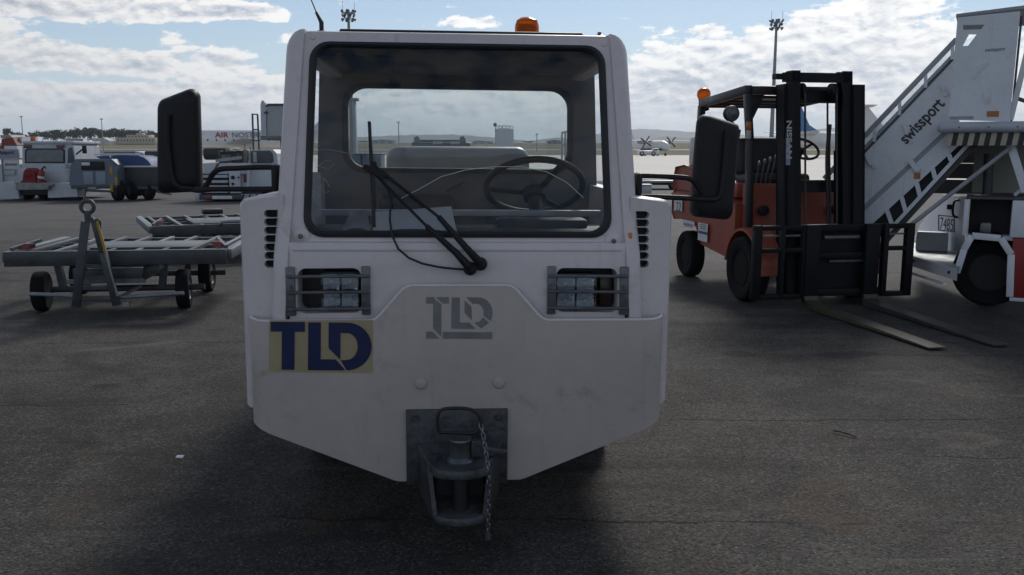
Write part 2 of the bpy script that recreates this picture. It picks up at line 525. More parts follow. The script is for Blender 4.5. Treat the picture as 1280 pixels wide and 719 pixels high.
# ================================================================== the ground
def asphalt_mat():
    m, t, b = principled('asphalt')
    co = objco(t)
    s = t.nodes.new('ShaderNodeSeparateXYZ'); t.links.new(co.o, s.inputs[0])
    X, Y = N(t, s.outputs[0]), N(t, s.outputs[1])
    big = noise(t, co, 0.35, 5, 0.6)
    mid = noise(t, co, 2.6, 6, 0.65, 0.4)
    fine = noise(t, co, 55, 3, 0.7)
    vo = t.nodes.new('ShaderNodeTexVoronoi'); vo.feature = 'F1'
    t.links.new(co.o, vo.inputs['Vector']); vo.inputs['Scale'].default_value = 105
    sp = t.nodes.new('ShaderNodeSeparateColor'); t.links.new(vo.outputs['Color'], sp.inputs[0])
    stone = N(t, sp.outputs[0]); stone2 = N(t, sp.outputs[1])
    dst = N(t, vo.outputs['Distance'])
    base = mix(t, (big * 0.62 + mid * 0.38).step(0.36, 0.64), (0.029, 0.0272, 0.0258), (0.088, 0.083, 0.077))
    base = mix(t, fine.step(0.35, 0.7) * 0.5, base, (0.024, 0.0235, 0.024))
    base = mix(t, stone.m('GREATER_THAN', 0.88) * (mid * 1.1).m('SUBTRACT', 0.12, clamp=True), base, (0.15, 0.142, 0.132))
    base = mix(t, stone.m('LESS_THAN', 0.22) * 0.6, base, (0.015, 0.0145, 0.0145))
    rust = noise(t, co, 0.9, 5, 0.6, 0.8)
    base = mix(t, rust.step(0.58, 0.75) * 0.45, base, (0.085, 0.055, 0.036))
    oil = noise(t, co, 0.62, 4, 0.55, 1.0)
    base = mix(t, oil.step(0.56, 0.72) * 0.6, base, (0.016, 0.016, 0.018))
    # sandy worn strip across the stand, in front of the dollies
    sand = noise(t, vec(t, X * 0.22, Y * 1.1, 2.0), 1.0, 5, 0.6, 0.5)
    base = mix(t, sand.step(0.56, 0.74) * 0.35 * Y.step(4.0, 9.0), base, (0.125, 0.112, 0.098))
    # paler with distance towards the taxiway side
    base = mix(t, Y.step(6.0, 24.0) * 0.6, base, (0.155, 0.153, 0.155))
    smear = noise(t, vec(t, X * 0.5, Y * 3.2, 7.0), 1.0, 5, 0.62, 0.7)
    base = mix(t, smear.step(0.54, 0.70) * 0.45, base, (0.014, 0.0138, 0.0142))
    pale = noise(t, vec(t, X * 0.8, Y * 2.4, 3.0), 1.0, 5, 0.6, 0.9)
    base = mix(t, pale.step(0.60, 0.74) * 0.40, base, (0.14, 0.131, 0.118))
    # long thin cracks, each at its own distance
    crk = None
    for (y0, xa, xb, sl) in ((4.72, 0.75, 3.4, 0.03), (3.42, -1.2, 1.6, -0.02), (6.9, -7, -1.2, 0.04), (5.2, -4.6, -2.0, 0.05), (4.3, 1.9, 5, -0.06), (9.4, 1, 8, 0.03)):
        wob = (noise(t, vec(t, X * 1.0, y0, 0.0), 1.6, 7, 0.7) - 0.5) * 0.22
        d = (Y - y0 - X * sl + wob).m('ABSOLUTE')
        g = d.step(0.016, 0.003) * X.step(xa, xa + 0.3) * X.step(xb, xb - 0.3) * noise(t, vec(t, X, y0, 4.0), 3.0, 3, 0.6).step(0.34, 0.52)
        crk = g if crk is None else crk.m('MAXIMUM', g)
    base = mix(t, crk * 0.65, base, (0.012, 0.012, 0.013))
    # damp oil spots
    for (x0, y0, rx, ry) in ((1.70, 6.40, 0.13, 0.12), (2.43, 6.36, 0.19, 0.12), (2.62, 6.42, 0.14, 0.10), (4.05, 6.55, 0.17, 0.09), (-2.6, 5.5, 0.10, 0.06)):
        qx = (X - x0 + (mid - 0.5) * 0.25) / rx; qy = (Y - y0 + (big - 0.5) * 0.2) / ry
        base = mix(t, (qx * qx + qy * qy).step(1.25, 0.5) * 0.75, base, (0.02, 0.021, 0.025))
    t.links.new(base.o, b.inputs['Base Color'])
    rr = (stone2 - 0.5) * 0.2 + 0.80
    t.links.new(rr.o, b.inputs['Roughness'])
    b.inputs['Specular IOR Level'].default_value = 0.10
    h = dst * -1.2 + fine * 0.6 + mid * 0.5 - crk * 2.0
    bumpn(t, b, h, 0.55, 0.005)
    return m


def concrete_mat():
    m, t, b = principled('apron_concrete')
    co = objco(t)
    s = t.nodes.new('ShaderNodeSeparateXYZ'); t.links.new(co.o, s.inputs[0])
    X, Y = N(t, s.outputs[0]), N(t, s.outputs[1])
    n = noise(t, vec(t, X * 0.05, Y * 0.12, 0), 1.0, 6, 0.6)
    n2 = noise(t, co, 1.3, 5, 0.6)
    c = mix(t, (n * 0.7 + n2 * 0.3).step(0.3, 0.7), (0.38, 0.36, 0.33), (0.50, 0.475, 0.44))
    # sealed joints of the slabs, 7.5 m apart
    jx = (X / 7.5).m('FRACT').m('SUBTRACT', 0.5).m('ABSOLUTE').step(0.494, 0.499)
    jy = (Y / 7.5).m('FRACT').m('SUBTRACT', 0.5).m('ABSOLUTE').step(0.494, 0.499)
    c = mix(t, jx.m('MAXIMUM', jy) * 0.6, c, (0.10, 0.095, 0.09))
    t.links.new(c.o, b.inputs['Base Color'])
    b.inputs['Roughness'].default_value = 0.75
    bumpn(t, b, n2, 0.2, 0.01)
    return m


def sheet(name, x0, x1, ys, z, mat, label=None, zf=None, nx=1):
    bm = bmesh.new(); rows = []
    for y in ys:
        rows.append([bm.verts.new((x0 + (x1 - x0) * i / nx, y, (zf(x0 + (x1 - x0) * i / nx, y) if zf else z))) for i in range(nx + 1)])
    for a, c in zip(rows, rows[1:]):
        for i in range(nx): bm.faces.new((a[i], a[i + 1], c[i + 1], c[i]))
    me = bpy.data.meshes.new(name); bm.to_mesh(me); bm.free(); me.materials.append(mat)
    for p in me.polygons: p.use_smooth = True
    o = bpy.data.objects.new(name, me); COL.objects.link(o); o['kind'] = 'structure'
    if label: o['label'] = label
    return o


ASPH = asphalt_mat()
EDGE_Y = 44.0
sheet('asphalt_apron', -90, 90, (-40, 0, 10, EDGE_Y), 0.0, ASPH, 'worn dark asphalt in front of the parked vehicles')
CONC = concrete_mat()
sheet('concrete_apron', -600, 600, (EDGE_Y, 80, 120, 281), -0.004, CONC, 'pale concrete apron beyond the asphalt')
sheet('apron_kerb_line', -90, 90, (26.55, 26.85), 0.004, M('tar_line', (0.05, 0.05, 0.05), 0.8), 'dark tar joint across the apron')


def gm():
    m, t, b = principled('dry_grassland')
    co = objco(t)
    s = t.nodes.new('ShaderNodeSeparateXYZ'); t.links.new(co.o, s.inputs[0])
    X, Y = N(t, s.outputs[0]), N(t, s.outputs[1])
    n = noise(t, vec(t, X * 0.012, Y * 0.06, 0), 1.0, 6, 0.65)
    c = mix(t, n.step(0.35, 0.65), (0.10, 0.098, 0.055), (0.19, 0.165, 0.10))
    n2 = noise(t, vec(t, X * 0.004, Y * 0.03, 5), 1.0, 5, 0.6)
    c = mix(t, n2.step(0.52, 0.66) * 0.6, c, (0.06, 0.07, 0.038))
    t.links.new(c.o, b.inputs['Base Color']); b.inputs['Roughness'].default_value = 0.95
    b.inputs['Specular IOR Level'].default_value = 0.1
    return m


def rise(x, y):
    if y < 281: return -0.03
    k = min(1.0, (y - 281) / 600.0)
    return -0.03 + 8.5 * k * k * (3 - 2 * k) + max(0, y - 900) * 0.0015


GROUND = sheet('ground', -9000, 9000, (-200, 0, 281, 300, 350, 400, 450, 500, 560, 620, 700, 780, 881, 1500, 3000, 6000, 9000), 0, gm(), 'dry grass airfield rising gently beyond the apron', zf=rise, nx=24)
far_strip = sheet('taxiway', -900, 900, (430, 452), 0, M('taxiway_asphalt', (0.16, 0.16, 0.16), 0.8), 'grey taxiway crossing the grass', zf=lambda x, y: rise(x, 441) + 0.30 + (y - 441) * 0.028)


# ------------------------------------------------------------------ hills
def hill(name, label, pts, y, depth, mat, seed):
    """a ridge whose crest follows pts (u, v of the skyline) at distance y, with real depth to both sides"""
    rnd = random.Random(seed)
    crest = []
    for (u0, v0), (u1, v1) in zip(pts, pts[1:]):
        k = max(2, int(abs(u1 - u0) / 6))
        for i in range(k):
            f = i / k
            p = WORLD.y(u0 + (u1 - u0) * f, v0 + (v1 - v0) * f, y)
            p.z += rnd.uniform(-1, 1) * y * 0.0004
            crest.append(p)
    rowsf = [(-1.0, 0.0), (-0.7, 0.25), (-0.4, 0.6), (-0.15, 0.9), (0, 1.0), (0.3, 0.75), (1.0, 0.0)]
    bm = bmesh.new(); rows = []
    for (o, h) in rowsf:
        rows.append([bm.verts.new((p.x * (1 + o * depth / y), y + o * depth + rnd.uniform(-.06, .06) * depth * (1 - abs(o)), max(5.0, 8 + (p.z - 8) * h * (1 + rnd.uniform(-.10, .06) * (1 if 0 < h < 1 else 0))))) for p in crest])
    for a, c in zip(rows, rows[1:]):
        for i in range(len(a) - 1): bm.faces.new((a[i], a[i + 1], c[i + 1], c[i]))
    me = bpy.data.meshes.new(name); bm.to_mesh(me); bm.free(); me.materials.append(mat)
    for p in me.polygons: p.use_smooth = True
    o = bpy.data.objects.new(name, me); COL.objects.link(o)
    return tag(o, label, None, None, 'structure')


hill_m = M('scrub_hillside', (0.085, 0.085, 0.06), 0.95, 0, 0.4, 0.004)
hill('hills', 'high blue ridge on the horizon at the right', [(700, 176), (760, 165), (800, 161), (835, 163), (900, 167), (960, 171), (1010, 163), (1060, 158), (1110, 160), (1200, 166), (1300, 170), (1400, 178)], 7200, 1200, hill_m, 3)
hill('hills', 'lower ridge in front of the high blue one', [(770, 180), (800, 176), (830, 170), (860, 173), (900, 175), (960, 178), (1050, 176), (1130, 180)], 4200, 600, hill_m, 4)
hill('hills', 'low wooded skyline seen through the rear window', [(150, 181), (300, 178), (440, 172), (500, 169), (560, 168), (620, 172), (660, 176), (700, 172), (740, 177), (790, 181)], 5200, 700, hill_m, 5)
# ================================================================== the tow tractor in front
TUG_YAW = -math.atan2(570.0 - 640.0, F * math.cos(TH) + 171.5 * math.sin(TH))
TUG_D = 3.3
TUG_LOC = Vector((-math.sin(TUG_YAW) * TUG_D, math.cos(TUG_YAW) * TUG_D, 0))
tug = thing('tow_tractor', 'white airport tow tractor facing the camera with black tow hitch and navy lettering', 'tow tractor', TUG_LOC, TUG_YAW, ry=R(0.45))
TL = Loc(TUG_LOC, TUG_YAW)


def T(h, v, d):
    """half-width in pixels from the tractor's middle line, picture row, depth behind the bumper"""
    p = TL.y(570 + abs(h), v, d)
    if h < 0: p.x = -p.x
    return p


def TZ(v, d): return TL.y(570, v, d).z
def TX(h, d, v=250): return T(h, v, d).x


tug_m = white_paint
# ---- bumper: one bent sheet of steel, high in the middle, V-shaped below
W_B = 0.805; RC = 0.095; BTH = 0.014
zt_hi, zt_lo = TZ(357, 0), TZ(401, 0)
x_hi, x_lo = TX(68, 0), TX(107, 0)
zb_mid, zb_out = TZ(602, 0), TZ(531, 0)
xb_mid = TX(82, 0)


def top_z(x):
    a = abs(x)
    def raw(a): return zt_hi if a < x_hi else zt_lo if a > x_lo else zt_hi + (zt_lo - zt_hi) * (a - x_hi) / (x_lo - x_hi)
    return sum(raw(a + k * 0.006) for k in range(-3, 4)) / 7


def bot_z(x):
    a = abs(x)
    if a < xb_mid: return zb_mid
    return zb_mid + (zb_out - zb_mid) * (a - xb_mid) / (W_B - xb_mid)


path = []  # (x, y, nx, ny)
xs = [-(W_B - RC) + 2 * (W_B - RC) * i / 72 for i in range(73)]
for k in range(9):
    a = math.pi - k * math.pi / 16
    path.append((-(W_B - RC) + RC * math.cos(a), RC - RC * math.sin(a), math.cos(a), -math.sin(a)))
path += [(x, 0.0, 0, -1) for x in xs[1:-1]]
for k in range(9):
    a = math.pi / 2 - k * math.pi / 16
    path.append(((W_B - RC) + RC * math.cos(a), RC - RC * math.sin(a), math.cos(a), -math.sin(a)))
bb = B(); loops = []
lip = []
for i, (x, y, nx, ny) in enumerate(path):
    zt, zb = top_z(x), bot_z(x)
    if y > 0.02:                      # the ends rise a little and round off below
        zt += 0.006 * min(1, y / 0.08); 
        zb += 0.0 if y < 0.1 else (y - 0.1) * 0.25
    o = BTH
    lo = [(x, y, zb + .004), (x, y, zb * 0.5 + zt * 0.5), (x, y, zt - .006), (x + nx * -.003, y + ny * -.003, zt), (x - nx * (o - .003), y - ny * (o - .003), zt), (x - nx * o, y - ny * o, zt - .004), (x - nx * o, y - ny * o, zb)]
    loops.append(lo); lip.append((x, y, zt))
bb.loft(loops)
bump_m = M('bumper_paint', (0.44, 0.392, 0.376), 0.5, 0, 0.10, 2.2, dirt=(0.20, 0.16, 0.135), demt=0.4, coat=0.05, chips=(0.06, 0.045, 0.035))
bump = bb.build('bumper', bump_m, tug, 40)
# ---- rolled lip along the top edge; lighter colour paints in its bright highlight
lp = B(); lp.tube([(x - nx * .006, y - ny * .006, z - 0.001) for (x, y, z), (_, _, nx, ny) in zip(lip, path)], 0.0075, 8)
lp.build('lip', M('lip_highlight', (0.66, 0.61, 0.61), 0.22, 0, 0.06, 6, coat=.3), bump, 60)
for h in (-51, 52):
    p = T(h, 478, 0)
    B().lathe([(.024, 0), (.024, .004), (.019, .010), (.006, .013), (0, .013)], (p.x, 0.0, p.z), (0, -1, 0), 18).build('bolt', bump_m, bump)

# ---- lettered sticker on the bumper's left side
cream = M('cream_vinyl', (0.37, 0.305, 0.19), 0.55, 0, 0.12, 6, dirt=(0.3, 0.25, 0.16), demt=0.4)
navy = M('navy_vinyl', (0.006, 0.012, 0.075), 0.45, 0, 0.15, 8)
def SP(u, v, d): return TL.y(u, v, d)
st = B()
q = [SP(334.5, 402.5, -0.0015), SP(464, 401, -0.0015), SP(464.5, 467.5, -0.0015), SP(334.5, 467, -0.0015)]
st.prism(q, (0, 0.001, 0))
sticker = st.build('sticker', cream, tug, 0)
def Z4(x, y): return SP(300 + x / 3.127, 330 + y / 3.127, -0.0045)
arc = lambda cx, cy, rx, ry, a0, a1, n=14: [(cx + rx * math.cos(R(a0 + (a1 - a0) * k / n)), cy + ry * math.sin(R(a0 + (a1 - a0) * k / n))) for k in range(n + 1)]
Tl = [(113, 232), (247, 232), (247, 270), (207, 270), (207, 419), (157, 419), (157, 270), (113, 270)]
Ll = [(260, 233), (309, 233), (309, 377), (368, 377), (407, 420), (260, 420)]
D1 = [(340, 233), (412, 233), (412, 274), (386, 274), (386, 378), (340, 333)]
D2 = [(412, 233)] + arc(412, 326, 96, 93, -90, 90, 22) + [(424, 419), (388, 380), (412, 379)] + arc(412, 326, 42, 52, 90, -90, 16)
flat('lettering', [Tl, Ll], Z4, navy, sticker)
flat('lettering', [D1], Z4, navy, sticker)
bq = bmesh.new()
outer = [(412, 233)] + arc(412, 326, 96, 93, -90, 90, 22); inner = [(412, 274)] + arc(412, 326, 42, 52, -90, 90, 22)
ov = [bq.verts.new(Z4(*p)) for p in outer]; iv = [bq.verts.new(Z4(*p)) for p in inner]
for k in range(len(ov) - 1): bq.faces.new((ov[k], ov[k + 1], iv[k + 1], iv[k]))
bq.faces.new([bq.verts.new(Z4(*p)) for p in [(412, 379), (412, 419), (424, 419), (388, 380)]])
me = bpy.data.meshes.new('lettering'); bq.to_mesh(me); bq.free(); me.materials.append(navy)
lo_ = bpy.data.objects.new('lettering', me); COL.objects.link(lo_); lo_.parent = sticker
# ---- stencilled grey lettering in the middle
stencil = M('grey_stencil', (0.20, 0.195, 0.205), 0.5, 0, 0.2, 8)
def Z3(x, y): return SP(520 + x / 8.983, 350 + y / 8.983 , -0.0015)
def ringseg(cx, cy, ro, ri, a0, a1, n=8):
    o = arc(cx, cy, ro[0], ro[1], a0, a1, n); i = arc(cx, cy, ri[0], ri[1], a1, a0, n)
    return o + i
G = [[(92, 195), (185, 195), (185, 215), (215, 240), (262, 275), (265, 640), (175, 545), (172, 270), (92, 268)],
     [(215, 195), (348, 195), (348, 268), (285, 268), (215, 212)],
     [(95, 583), (165, 583), (245, 662), (95, 662)], [(283, 585), (838, 585), (838, 662), (283, 662)],
     [(378, 198), (470, 198), (470, 478), (580, 478), (650, 548), (378, 548)],
     [(525, 230), (600, 300), (608, 450), (525, 370)]]
stn = flat('stencil', G, Z3, stencil, tug)
gq = [(540, 195), (690, 195)] + arc(690, 370, 148, 175, -88, 30, 12) + [(740, 400)] + arc(655, 370, 85, 105, 15, -88, 8) + [(620, 270)]
flat('stencil', [gq], Z3, stencil, tug)
flat('stencil', [[(735, 420), (800, 480), (712, 545), (635, 478), (690, 468)]], Z3, stencil, tug)

# ---- lower body behind the bumper
HD = 0.05                                     # depth of the nose panel
xN = TX(213, HD); zN0 = TZ(420, HD); zN1 = TZ(303, HD)
recess = M('lamp_recess', (0.012, 0.012, 0.015), 0.5)
nose = B().box((-xN, HD, 0.55), (xN, HD + 0.30, zN1), 0.012).build('nose_panel', tug_m, tug)
cu = B()
LAMPS = []
for sgn in (-1, 1):
    c4 = [T(sgn * 123, 334, HD), T(sgn * 199, 334, HD), T(sgn * 200, 389, HD), T(sgn * 122, 389, HD)]
    o2 = rquad([(p.x, p.z) for p in c4], 0.03, 5)
    cu.prism([(x, HD - 0.05, z) for x, z in o2], (0, 0.17, 0))
    LAMPS.append((c4, o2))
cut(nose, cu)
chrome, _ct, _cb = principled('lamp_chrome')
_cb.inputs['Base Color'].default_value = (.9, .91, .94, 1); _cb.inputs['Metallic'].default_value = 1; _cb.inputs['Roughness'].default_value = .06

lens = glass('lamp_lens', (0.92, 0.94, 0.97), ior=1.5)
amber_dark = M('amber_lens_dark', (0.035, 0.014, 0.006), 0.3)
for sgn, (c4, o2) in zip((-1, 1), LAMPS):
    h = thing('headlight', None, None); h.parent = tug
    cx = sum(p.x for p in c4) / 4; cz = sum(p.z for p in c4) / 4
    B().prism([(x, HD + 0.112, z) for x, z in o2], (0, 0.006, 0)).build('housing', recess, h)
    lx = -0.475 if sgn < 0 else 0.47
    p0 = SP(400 if sgn < 0 else 693, 343, HD + .03); p1 = SP(447 if sgn < 0 else 741, 385, HD + .03)
    B().box((p0.x - .004, HD + .062, p1.z - .004), (p1.x + .004, HD + .11, p0.z + .004), .006).build('lamp_body', recess, h)
    for k in range(2):
        za = p0.z + (p1.z - p0.z) * (k * 0.5 + 0.03); zb = p0.z + (p1.z - p0.z) * (k * .5 + .47)
        for j in range(2):
            xa = p0.x + (p1.x - p0.x) * (j * .5 + .03); xb = p0.x + (p1.x - p0.x) * (j * .5 + .47)
            rx = B(); n = 6
            g = [[rx.b.verts.new((xa + (xb - xa) * i / n, HD + .014 + .044 * (1 - ((2 * i / n - 1) ** 2 * .55 + (2 * q / n - 1) ** 2 * .45)), za + (zb - za) * q / n)) for q in range(n + 1)] for i in range(n + 1)]
            for i in range(n):
                for q in range(n): rx.b.faces.new((g[i][q], g[i + 1][q], g[i + 1][q + 1], g[i][q + 1]))
            rx.build('reflector', chrome, h, 0)
            c = Vector(((xa + xb) / 2, HD + .055, (za + zb) / 2)); rr = .011
            B().lathe([(rr * .9, 0), (rr, -.012), (rr * .6, -.022), (0, -.025)], c, (0, 1, 0), 10).build('bulb', M('bulb_glass', (.55, .56, .58), .1), h)
    B().box((p0.x - .002, HD + .006, p1.z - .002), (p1.x + .002, HD + .010, p0.z + .002), .004).build('lens', lens, h)
    if sgn > 0:
        pa = SP(747, 345, HD + .06); pb = SP(763, 382, HD + .06)
        B().box((pa.x, HD + .06, pb.z), (pb.x, HD + .1, pa.z), .008).build('indicator_lens', amber_dark, h)
    g = B()
    for a, bq_ in ((114, 120), (205, 211)):
        u0, u1 = T(sgn * (a - 2), 332, HD - .012), T(sgn * (bq_ + 2), 392, HD - .012)
        g.box((min(u0.x, u1.x), HD - .014, u1.z), (max(u0.x, u1.x), HD - .002, u0.z), .003)
    for v in (344, 363.5, 384):
        a, b_ = T(sgn * 112, v, HD - .02), T(sgn * 212, v, HD - .02)
        g.cyl((a.x, HD - .021, a.z), (b_.x, HD - .021, b_.z), .0062, n=10)
    for a in (117, 208):
        p = T(sgn * a, 363.5, HD - .02); g.cyl((p.x, HD - .014, p.z + .02), (p.x, HD - .03, p.z + .02), .007, n=6)
    g.build('guard', grey_steel, h)

# crease and raised edges of the nose
cr = B()
a, b_ = T(-205, 310, HD), T(205, 310, HD)
cr.box((a.x, HD - .006, a.z - .008), (b_.x, HD + .01, a.z + .004), .004)
cr.build('crease', tug_m, tug)

# ---- windscreen frame, leaning back
dB, dT = 0.075, 0.205
fo = [T(-214, 306, dB), T(214, 306, dB), T(188, 44, dT), T(-188, 44, dT)]
fi = [T(-191, 295, dB), T(191, 295, dB), T(179, 57, dT), T(-179, 57, dT)]
# the frame lies in one leaning plane: depth follows height
z0, z1 = fo[0].z, fo[2].z
def lean(z): return dB + (dT - dB) * (z - z0) / (z1 - z0)
def P3(x, z, o=0.0): return Vector((x, lean(z) + o, z))
def rq(c, r, n=6): return rquad([(p.x, p.z) for p in c], r, n)
fr = B(); fr.ring([P3(x, z) for x, z in rq(fo, 0.02)], [P3(x, z) for x, z in rq(fi, 0.075)], (0, .05, 0))
fr.build('windscreen_frame', tug_m, tug)
ri = [T(-184, 288, dB), T(184, 288, dB), T(172.5, 62, dT), T(-172.5, 62, dT)]
sl = B(); 
o_ = rq(fi, .075); i_ = rq(ri, .06)
mid_ = [((a.x + c.x) / 2, (a.y + c.y) / 2) for a, c in zip(o_, i_)]
oo = [Vector((a.x * 1.008, (a.y - 1.54) * 1.008 + 1.54)) for a in o_]
loops = [[P3(x, z, .012) for x, z in oo], [P3(x, z, -.008) for x, z in oo], [P3(x, z, -.014) for x, z in mid_], [P3(x, z, -.006) for x, z in i_], [P3(x, z, .012) for x, z in i_]]
sl.loft(loops, cap=False); sl.build('windscreen_seal', rubber, tug)
wg = B(); gl_ = rq(ri, .06)
gg = [Vector((a.x * 1.01, (a.y - 1.54) * 1.01 + 1.54)) for a in gl_]
wg.prism([P3(x, z, 0.004) for x, z in gg], (0, .005, 0))
wind = wg.build('windscreen', glass('windscreen_glass', (0.86, 0.88, 0.90), dust=0.035, ior=1.28), tug, 0)
# long scratch the wiper has worn in the glass
sc = [SP(u, v, lean(TZ(v, .2)) - .0005) for u, v in ((495, 250), (522, 236), (548, 221), (580, 212), (615, 208), (650, 208), (680, 214), (705, 227), (726, 246))]
B().tube(sc, .0016, 4).build('scratch', M('glass_scratch', (0.62, 0.64, 0.66), 0.4), wind)
ck = B()
rnd = random.Random(5)
for k in range(7):
    u, v = 387 + rnd.uniform(-2, 6), 205 + k * 7
    pts = []
    for j in range(4):
        pts.append(SP(u, v, lean(TZ(v, .2)) - .0005)); u += rnd.uniform(2, 9); v += rnd.uniform(-8, 8)
    B.tube(ck, pts, .0007, 3)
ck.tube([SP(u, v, lean(TZ(v, .2)) - .0005) for u, v in ((390, 190), (405, 188), (418, 190), (432, 193), (440, 192))], .0008, 3)
ck.build('crack', MATS['glass_scratch'], wind)

# ---- cab side frames with rounded shoulders
D_REAR = 1.15
z_roof = TZ(44, dT)
for sgn in (-1, 1):
    pb = B()
    # front pillar: a leaning rounded post, thick, slightly proud of the glass
    prof = []
    lo_o, lo_i = TX(227, .12, 398), TX(212, .1, 398); hi_o, hi_i = TX(207, .26, 60), TX(187, .24, 60)
    zs = [0.55 + (z_roof - .065 - .55) * k / 12 for k in range(13)] + [z_roof - .065 + .077 * math.sin(R(a)) for a in range(15, 91, 15)]
    nlev = len(zs) - 1; loops = []
    for k, z in enumerate(zs):
        f = (z - z0) / (z1 - z0)
        fz = (z - TZ(398, .1)) / (TZ(60, .25) - TZ(398, .1))
        xo = lo_o + (hi_o - lo_o) * fz; xi = lo_i + (hi_i - lo_i) * fz
        yf = (lean(z) if z > z0 else HD) - 0.012
        yb = yf + 0.20
        if z > z_roof - .065:
            q_ = (z - (z_roof - .065)) / .077; xo -= .06 * (1 - math.sqrt(max(0, 1 - q_ * q_)))
        r = .022
        sec = rquad([(xi - .004, yf), (xo, yf), (xo, yb), (xi - .004, yb)], [.004, min(.05, (xo - xi) * .7), .03, .004], 5)
        loops.append([(sgn * x, y, z) for x, y in sec])
    # rounded shoulder on top
    pb.loft(loops); pb.build('front_pillar', tug_m, tug, 50)
    # rear pillar and roof rail
    rp = B()
    xo = TX(200, 1.1, 60); xb = TX(205, 1.0, 300)
    rp.bar((sgn * .68, 1.24, 0.7), (sgn * .635, 1.24, z_roof), .07, .08, (0, 1, 0), .015)
    rp.build('rear_pillar', tug_m, tug)
    rr_ = B(); rr_.bar((sgn * .60, 0.30, z_roof - .05), (sgn * .60, 1.16, z_roof - .05), .08, .09, (0, 0, 1), .02)
    rr_.build('roof_rail', tug_m, tug)
    # door-less cab side below the opening
    cs = B(); cs.box((sgn * .70 - .02, .3, .45), (sgn * .70 + .02, 1.15, 1.0), .01)
    cs.build('cab_side', tug_m, tug)

# ---- roof
rf = B(); zr = z_roof
rf.box((-.585, .235, zr - .035), (.585, 1.20, zr + .012), .012)
rf.build('roof', tug_m, tug)
lin = M('headliner', (0.035, 0.035, 0.045), 0.8)
B().box((-.57, .28, zr - .075), (.57, 1.12, zr - .04), .01).build('headliner', lin, tug)
hb = B(); hb.box((TX(-140, .45, 42), .30, zr + .012), (TX(148, .45, 44), 1.05, zr + .030), .008)
hb.build('roof_hatch', black_plastic, tug)
for sgn in (-1, 1):
    vz = TZ(75, .3)
    B().box((sgn * .35 - .09, .31, vz - .045), (sgn * .35 + .09, .33, vz + .05), .006).build('sun_visor', M('visor', (0.03, 0.03, 0.035), 0.7), tug)

# ---- cab rear wall with its big window
cabin_m = M('cabin_grey', (0.115, 0.11, 0.113), 0.75, 0, 0.12, 3, dirt=(0.10, 0.09, 0.085), demt=0.4)
wo_ = [(-.73, .62), (.73, .62), (.675, zr - .03), (-.675, zr - .03)]
c4 = [T(-139, 213, D_REAR), T(140, 214, D_REAR), T(140, 110, D_REAR), T(-139, 109, D_REAR)]
wi_ = [(p.x, p.z) for p in c4]
rw = B(); rw.ring([(x, D_REAR, z) for x, z in rquad(wo_, .01, 6)], [(x, D_REAR, z) for x, z in rquad(wi_, .095, 6)], (0, .045, 0))
rw.build('cab_rear_wall', cabin_m, tug)
ro2 = rquad(wi_, .095, 6)
cxm, czm = sum(p[0] for p in wi_) / 4, sum(p[1] for p in wi_) / 4
grow = lambda L, k: [Vector((cxm + (a.x - cxm) * (1 + k), czm + (a.y - czm) * (1 + k * 2.2))) for a in L]
B().loft([[(x, D_REAR + .01, z) for x, z in grow(ro2, .03)], [(x, D_REAR - .012, z) for x, z in grow(ro2, .02)], [(x, D_REAR - .014, z) for x, z in grow(ro2, -.025)], [(x, D_REAR + .01, z) for x, z in grow(ro2, -.03)]], cap=False).build('rear_window_seal', rubber, tug)
B().prism([(x, D_REAR + .015, z) for x, z in grow(ro2, -.01)], (0, .005, 0)).build('rear_window', glass('rear_glass', (0.93, 0.95, 0.94), dust=0.03), tug, 0)
# the loose wire on the back wall
B().tube([SP(u, v, D_REAR - .01) for u, v in ((556, 240), (564, 234), (570, 232), (577, 227))], .004, 6).build('wire', rubber, tug)

# ---- inside: floor, dash, column, wheel, seats
int_m = M('cabin_dark', (0.03, 0.03, 0.035), 0.7)
B().box((-.66, .18, .50), (.66, 1.15, .55)).build('cab_floor', int_m, tug)
dz = TZ(268, .2)
B().box((-.60, .17, .95), (.60, .40, dz - .055), .02).build('dashboard', int_m, tug)
lg = B(); lg.box((-.60, .40, dz - .022), (.60, .425, dz + .004), .004)
for xx in (-.42, -.05, .22, .5): lg.cyl((xx, .395, dz - .008), (xx, .408, dz - .008), .009, n=8)
lg.build('dash_rail', M('dash_rail', (0.35, 0.35, 0.38), 0.5, 0, .2, 8), tug)
B().box((.15, .22, dz - .06), (.52, .36, dz - .02), .015).build('instrument_binnacle', int_m, tug)
swc = SP(665, 233, .58)
sw = thing('steering_wheel', None, None); sw.parent = tug
sw.location = swc
sw.rotation_euler = (R(-35), 0, 0)
RW = 0.213
B().tube([(RW * math.cos(a * math.pi / 20), RW * math.sin(a * math.pi / 20), 0) for a in range(40)], .0145, 10, closed=True).build('rim', black_plastic, sw)
sp_ = B()
for a in (55, 175, 300):
    sp_.bar((.03 * math.cos(R(a)), .03 * math.sin(R(a)), -.03), (RW * math.cos(R(a)), RW * math.sin(R(a)), 0), .03, .01, (0, 0, 1), .003)
sp_.build('spoke', black_plastic, sw)
B().lathe([(.05, -.06), (.055, -.02), (.03, -.01), (0, -.01)], (0, 0, 0), (0, 0, 1), 16).build('hub', black_plastic, sw)
B().cyl((0, 0, -.05), (0, -.06, -.40), .03, n=12).build('column', rubber, sw)
seat_m = M('seat_vinyl', (0.016, 0.016, 0.02), 0.55)
